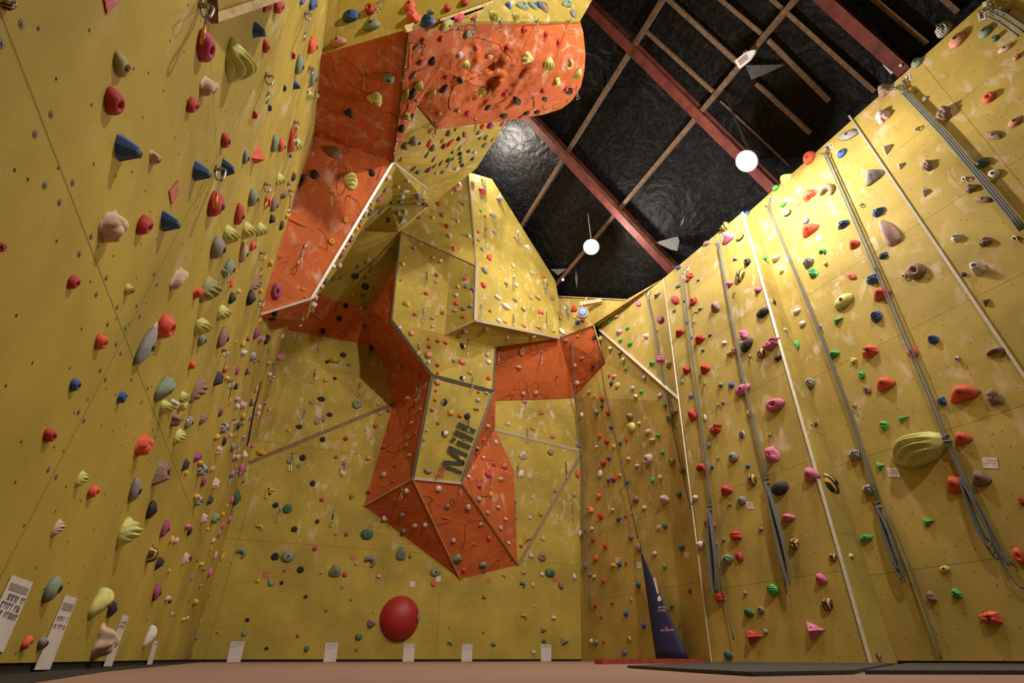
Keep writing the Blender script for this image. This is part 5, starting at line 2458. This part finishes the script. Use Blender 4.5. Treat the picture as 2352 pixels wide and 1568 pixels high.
def small_tag(x, y, w, h, label, red, skew=0, txt=True):
    return sheet('route_tag', label, [(x - w / 2 + skew, y - h / 2), (x + w / 2 + skew, y - h / 2 + abs(skew) * .6), (x + w / 2 - skew, y + h / 2), (x - w / 2 - skew, y + h / 2 - abs(skew) * .6)], 'tag',
                 M_TAGRED if red else M_TAGWHITE, 'small route tags screwed to the walls', [(.22, .14, .9), (.48, .14, .9), (.72, .1, .5)] if txt else [], False, M_TAGWHITE if red else M_TAGRED, seedv=int(x))


sheet('route_tag', 'red tag with white lettering at the upper picture edge', [(234, -14), (273, -14), (270, 3), (243, 32)], 'tag', M_TAGRED, 'small route tags screwed to the walls', [(.2, .14, .9), (.45, .14, .9), (.7, .14, .9)], False, M_TAGWHITE, seedv=1)
sheet('route_tag', 'red tag with white lettering beside the dark blue pyramid holds', [(387, 438), (407, 413), (409, 444), (392, 470)], 'tag', M_TAGRED, 'small route tags screwed to the walls', [(.15, .14, .9), (.4, .14, .9), (.68, .14, .9)], False, M_TAGWHITE, seedv=6)
sheet('route_tag', 'white tag with red lettering between the big grey slab hold and the coral one', [(349, 752), (359, 738), (364, 760), (353, 787)], 'tag', M_TAGWHITE, 'small route tags screwed to the walls', [(.25, .14, .9), (.5, .14, .9)], False, M_TAGRED, seedv=7)
for a_ in ((611, 1320, 13, 13, 'red tag low on the back wall above a sage oblong hold', True), (810, 1281, 12, 9, 'red tag on the back wall beside the brown horn hold', True), (947, 1341, 12, 12, 'white tag above the red half ball', False),
           (1007, 1329, 11, 12, 'white tag below the sage hold near the prow tip', False), (1122, 1333, 10, 9, 'red tag on the back wall under the orange prow front', True), (1275, 1331, 10, 11, 'red tag on the back wall close to the dim corner wall', True),
           (1418, 1286, 9, 13, 'pale tag on the dim corner wall above a blue hold', False), (1468, 1298, 9, 13, 'pale tag on the dim corner wall beside the banner tip', False), (1577, 1274, 11, 13, 'pale tag on the dim corner wall close to the pillar edge', False),
           (1722, 1160, 16, 18, 'pale tag with red writing on the roped pillar', False), (2053, 1085, 27, 22, 'pale tag with red writing just below the huge lime ridged hold', False), (2275, 1063, 34, 26, 'largest pale tag with red writing on the rope wall', False)):
    small_tag(*a_, skew=-2 if a_[0] > 1700 else 0)
for x, y, s, tx, lab in ((2255, 37, 20, '1', 'number tag reading 1 at the highest chain'), (2086, 178, 14, '2', 'number tag reading 2'), (1909, 334, 11, '3', 'number tag reading 3'), (1779, 456, 10, '4', 'number tag reading 4'), (1580, 617, 8, '', 'blank-looking number tag at the pillar top'),
                         (1479, 671, 8, '7', 'number tag reading 7 on the bright corner panel'), (1298, 706, 6, '', 'tiny number tag above the thin corner rope'), (1397, 690, 6, '8', 'tiny number tag above the white belay device'), (2262, 10, 12, '', 'white tag at the very top corner of the rope wall'),
                         (1098, 405, 6, '', 'tiny white tag at the top of the tower'), (1038, 443, 6, '', 'tiny white tag on the shaded tower side'), (1189, 531, 6, '', 'tiny white tag over the chain on the tower front'), (1253, 643, 6, '', 'tiny white tag at the outer corner of the tower')):
    sk = -.25 * s
    pix = [(x - s / 2, y - s * .3), (x + s * .3, y - s * .6), (x + s / 2, y + s * .3), (x - s * .3, y + s * .6)]
    e = sheet('number_tag', lab, pix, 'number tag', M_TAGWHITE, 'white number tags by the chains', [], False)
    if tx:
        P = [on(px, py, .006) for px, py in pix]
        n = hit(x, y)[1]
        glyphs(tx, P[3].lerp(P[2], .3).lerp(P[0], .12), (P[2] - P[3]) * .42, (P[0] - P[3]) * .72, n, M_INK, 'digit', e, .003, .02)

# painted lettering on the prow panel
def onM(px, py):
    return at(px, py, 'B') if False else on(px, py, .0)


def plM(px, py):
    r = ray(px, py)
    return CAM + r * (nM.dot(PM[0] - CAM) / nM.dot(r))


def stencil(bars, wpx):
    mb = MB()
    for (x0, y0, x1, y1) in bars:
        a, b = Vector((780 + x0 / 3.92, 900 + y0 / 3.92)), Vector((780 + x1 / 3.92, 900 + y1 / 3.92))
        d = (b - a).normalized()
        s_ = Vector((-d.y, d.x)) * wpx / 2
        mb.prism([plM(*(a + s_)) + nM * .004, plM(*(b + s_)) + nM * .004, plM(*(b - s_)) + nM * .004, plM(*(a - s_)) + nM * .004], nM * .001)
    return mb.make('lettering', M_STENCIL, tw)


stencil([(925, 655, 1100, 728), (930, 628, 1122, 645), (978, 512, 1122, 645), (980, 492, 1152, 572)], 7.2)     # M
stencil([(1008, 418, 1042, 432), (1058, 447, 1178, 500)], 8.5)                                                # i
stencil([(1038, 352, 1203, 430)], 8.5)                                                                         # l
stencil([(1066, 283, 1222, 358)], 8.5)                                                                         # l
glyphs('The', plM(1018, 1105), plM(1024, 1072) - plM(1018, 1105), plM(1000, 1101) - plM(1018, 1105), nM, M_STENCILO, 'lettering', tw, .012, .015)

# ---------------------------------------------------------------- red half ball on the back wall
C_ = at(918, 1419, 'B')
rx_ = (at(966, 1419, 'B') - at(871, 1419, 'B')).length / 2
hb = empty('half_ball_volume', C_, 'big smooth red half ball low on the back wall', 'climbing volume')
mb = MB().lathe(C_ + Vector((0, .0, 0)), (0, -1, 0), [(rx_ * .93 * math.cos(a * PI / 2 / 10), rx_ * .70 * math.sin(a * PI / 2 / 10)) for a in range(0, 10)] + [(.004, rx_ * .70)], 36)
mb.make('shell', M_REDBALL, hb, True)
MB().tube([C_ + Vector((math.cos(a * PI / 20) * rx_ * .935, -.006, math.sin(a * PI / 20) * rx_ * .935)) for a in range(40)], .008, 6, True).make('rim', M_REDBALL, hb, True)
# a slim grey hold fixed on the half ball
gp = C_ + Vector((rx_ * .80, -rx_ * .38, .01))
go = bpy.data.objects.new('climbing_hold', hold_mesh('N', 0))
COL.objects.link(go)
gn = Vector((.72, -.69, 0)).normalized()
go.matrix_world = Matrix.Translation(gp) @ Matrix((gn.cross(Vector((0, 0, 1))).normalized() * -1, Vector((0, 0, 1)), gn)).transposed().to_4x4() @ Matrix.Diagonal((.04, .075, .04, 1))
go.material_slots[0].link = 'OBJECT'
go.material_slots[0].material = HMAT['e']
tag(go, 'slim grey hold fixed on the rim of the red half ball', 'climbing hold')

# ---------------------------------------------------------------- automatic belay device, banner
bpos = on(1362, 728, .42)
ad = Vector((-.55, -.8, -.22)).normalized()
dv = empty('belay_device', bpos, 'white and blue drum-shaped belay device hanging below the roof edge', 'belay device')
k = .135
MB().lathe(bpos - ad * .08, ad, [(k * .75, -.05), (k, -.03), (k * 1.02, .05)], 26).make('rear_shell', M_WHITE, dv, True)
MB().lathe(bpos - ad * .03, ad, [(k * 1.04, 0), (k * 1.04, .018)], 26).make('blue_band', M_BLUE, dv)
MB().lathe(bpos - ad * .012, ad, [(k * 1.02, 0), (k * 1.02, .06), (k * .92, .095), (k * .86, .095)], 26).make('front_shell', M_WHITE, dv, True)
MB().lathe(bpos + ad * .078, ad, [(k * .84, 0), (k * .84, .012)], 26).make('dark_ring', M_BLACK, dv)
MB().lathe(bpos + ad * .086, ad, [(k * .66, 0), (k * .66, .014)], 26).make('white_ring', M_WHITE, dv)
MB().lathe(bpos + ad * .092, ad, [(k * .61, 0), (k * .61, .014)], 26).make('blue_badge', M_BLUE, dv)
ax_ = ad.cross(Vector((0, 0, 1))).normalized()
uz = ax_.cross(ad)
bc = bpos + ad * .1072
for s in (0, 1):
    MB().tube([bc + ax_ * (.045 * math.cos(a * PI / 8)) + uz * (-.012 + .03 * s + .022 * math.sin(a * PI / 8)) for a in range(9)], .006, 5).make('emblem', M_WHITE, dv, True)
hp = bpos + Vector((0, 0, k))
MB().tube([hp, hp + Vector((-.03, 0, .05)), hp + Vector((0, 0, .11)), hp + Vector((.03, 0, .05)), hp + Vector((.004, 0, 0))], .007, 6).make('shackle', M_CHROME, dv, True)
MB().bar(hp + Vector((0, 0, .09)), hp + Vector((.02, .03, .24)), .03, .006, ad).make('strap', M_LILAC, dv)
# wooden bracket beam that carries it, and the lilac strap beside it
w0, w1 = on(1350, 708, .34), on(1384, 692, .04)
tag(MB().bar(w0, w1, .10, .10, (0, 0, 1)).make('bracket_beam', M_WOODTRIM, local=w0), 'short wooden beam at the roof edge carrying the white belay device', 'bracket')
s0, s1 = on(1349, 682, .06), on(1354, 712, .30)
tag(MB().bar(s0, s1, .04, .006, (0, -1, .3)).make('webbing_strap', M_LILAC, local=s0), 'lilac webbing strap looped over the wooden beam by the belay device', 'strap')
# navy warning banner standing on the floor
T_ = on(1489, 1266, .16)
BL_, BR_ = at(1507, 1511, ('R', -.30)), at(1582, 1511, ('R', -.20))
BL_.z = BR_.z = .045
bn = empty('belay_banner', BL_, 'tall navy triangular banner with a cream exclamation mark standing in the corner', 'banner')
V, F, UVn = [], [], 14
for j in range(UVn + 1):
    t_ = j / UVn
    for i in range(7):
        s_ = i / 6
        a_ = T_.lerp(BL_, t_)
        b_2 = T_.lerp(BR_, t_)
        p = a_.lerp(b_2, s_) + Vector((-1, -.6, 0)) * (.05 * math.sin(PI * s_) * t_)
        V.append(p)
for j in range(UVn):
    for i in range(6): F.append([j * 7 + i, j * 7 + i + 1, (j + 1) * 7 + i + 1, (j + 1) * 7 + i])
cl = mobj('cloth', V, F, M_NAVY, bn, True)
cl.modifiers.new('thick', 'SOLIDIFY').thickness = .006
nb = (BL_ - T_).cross(BR_ - T_).normalized()
if nb.dot(CAM - T_) < 0: nb = -nb


def onb(px, py, lift=.0):
    r = ray(px, py)
    best = None
    me = cl.data
    if not hasattr(onb, 't'):
        onb.t = BVHTree.FromPolygons([tuple(v) for v in V], F)
    l = onb.t.ray_cast(CAM, r.normalized())[0]
    if l is None: l = CAM + r * (nb.dot(T_ - CAM) / nb.dot(r))
    return l + (CAM - l).normalized() * (.008 + lift)


ex = [(1500, 1327), (1503, 1325), (1506, 1328), (1513, 1362), (1510, 1364)]
MB().prism([onb(*p) for p in ex], nb * .003).make('exclamation_mark', M_CREAM, bn)
MB().prism([onb(1514.5 + 4.2 * math.cos(a * PI / 7), 1374.5 + 6.6 * math.sin(a * PI / 7)) for a in range(14)], nb * .003).make('exclamation_mark', M_CREAM, bn)
for tx, a_, w_, h_, mt in (('ARE YOU', (1512, 1397), 18, 4.5, M_CREAM), ('CLIPPED', (1512, 1404.5), 18, 4.5, M_CREAM), ('HEAD', (1518, 1450), 11, 5, M_CREAM), ('RUSH', (1535, 1449), 13, 5, M_CREAM)):
    p0 = onb(*a_)
    glyphs(tx, p0, onb(a_[0] + w_, a_[1] - 1) - p0, onb(a_[0] - .5, a_[1] - h_) - p0, nb, mt, 'lettering', bn, .004)
MB().prism([onb(*p) for p in ((1529, 1437), (1533, 1440), (1532, 1446), (1535, 1447), (1531, 1455), (1532, 1448), (1529, 1447))], nb * .003).make('emblem', M_REDPRINT, bn)
MB().tube([T_ + Vector((0, 0, .03)), T_ + Vector((.02, .01, .10)), on(1482, 1246, .12)], .012, 6).make('clip', M_DARKMETAL, bn, True)

# ---------------------------------------------------------------- things on the floor
rb = empty('floor_beam', (3.15, 4.9, 0), 'long worn red beam lying on the floor at the foot of the dim corner wall', 'beam')
MB().bar((3.15, 4.9, .022), (5.25, 5.72, .022), .10, .044, (0, 0, 1)).make('timber', M_REDBEAM, rb)
for pts, lab in (([(2.1, 2.95), (1.66, 1.87), (1.5, 1.43), (2.02, 1.45), (5.36, 3.42), (5.42, 5.60), (5.0, 5.45)], 'black rubber mat lying before the roped pillar, its tip towards the red beam'),
                 ([(2.07, 1.44), (2.6, 1.15), (5.85, .8), (5.85, 3.6), (5.42, 3.36)], 'black rubber mat along the bare foot of the rope wall')):
    P = [Vector((x, y, .013)) for x, y in pts]
    tag(MB().prism(P, Vector((0, 0, -.012))).make('floor_mat', M_BLACKMAT, local=P[0]), lab, 'floor mat', 'black rubber mats along the rope wall')
# bolts and washers of the panel joints on the long side wall
for x, y in ((50, 55), (4, 99), (118, 262), (81, 307), (103, 425), (167, 419), (137, 464), (209, 543), (182, 583), (244, 638), (221, 676), (269, 705), (247, 744), (288, 753), (267, 790), (314, 702), (321, 726), (354, 629), (360, 654), (277, 811), (230, 850), (242, 871), (302, 871), (339, 891), (180, 946), (193, 965), (111, 1078), (129, 1094), (325, 923), (351, 986), (357, 1003)):
    l, n, _k = hit(x, y)
    o = bpy.data.objects.new('washer', ME_HANG)
    COL.objects.link(o)
    o.parent = wl
    o.matrix_world = Matrix.Translation(l) @ Matrix((Vector((0, 1, 0)), Vector((0, 0, 1)), n)).transposed().to_4x4() @ Matrix.Diagonal((.5, .5, .12, 1))
    o.material_slots[0].link = 'OBJECT'
    o.material_slots[0].material = M_WASHER
# eye bolts screwed into the rope wall
i = 0
for x, y in ((2013, 617), (2106, 296), (2215, 410), (1978, 470), (2077, 632), (2332, 546), (2200, 823), (1964, 932), (1816, 597), (1885, 750), (1724, 818), (1687, 672), (1594, 739), (1619, 881), (1770, 998), (1650, 1052), (1650, 930), (1510, 757), (2013, 1504)):
    l, n, _k = hit(x, y)
    e = empty('eye_bolt', l, None, 'eye bolt', 'eye bolts dotted over the rope wall')
    c = near_desc(x, y)
    for cc in c:
        dy, dx = y - cc['y'], x - cc['x']
        lab = 'small steel eye bolt %s the %s %s' % (('above' if dy < 0 else 'below') if abs(dy) > .7 * abs(dx) else 'beside', cc['s'], cc['d'])
        if lab not in usedl: break
    usedl.add(lab)
    e['label'] = lab
    child('ring', ME_LINK, M_STEEL, e, frame(l + n * .03 + Vector((0, 0, -.025)), Vector((0, 0, 1)), n + Vector((0, .4, 0)), (1, 1, 1)))
    child('plate', ME_HANG, M_STEEL, e, frame(l, Vector((0, 0, 1)), n))
# dark worn gouge on the pillar side is a two-colour hold; nothing else to add
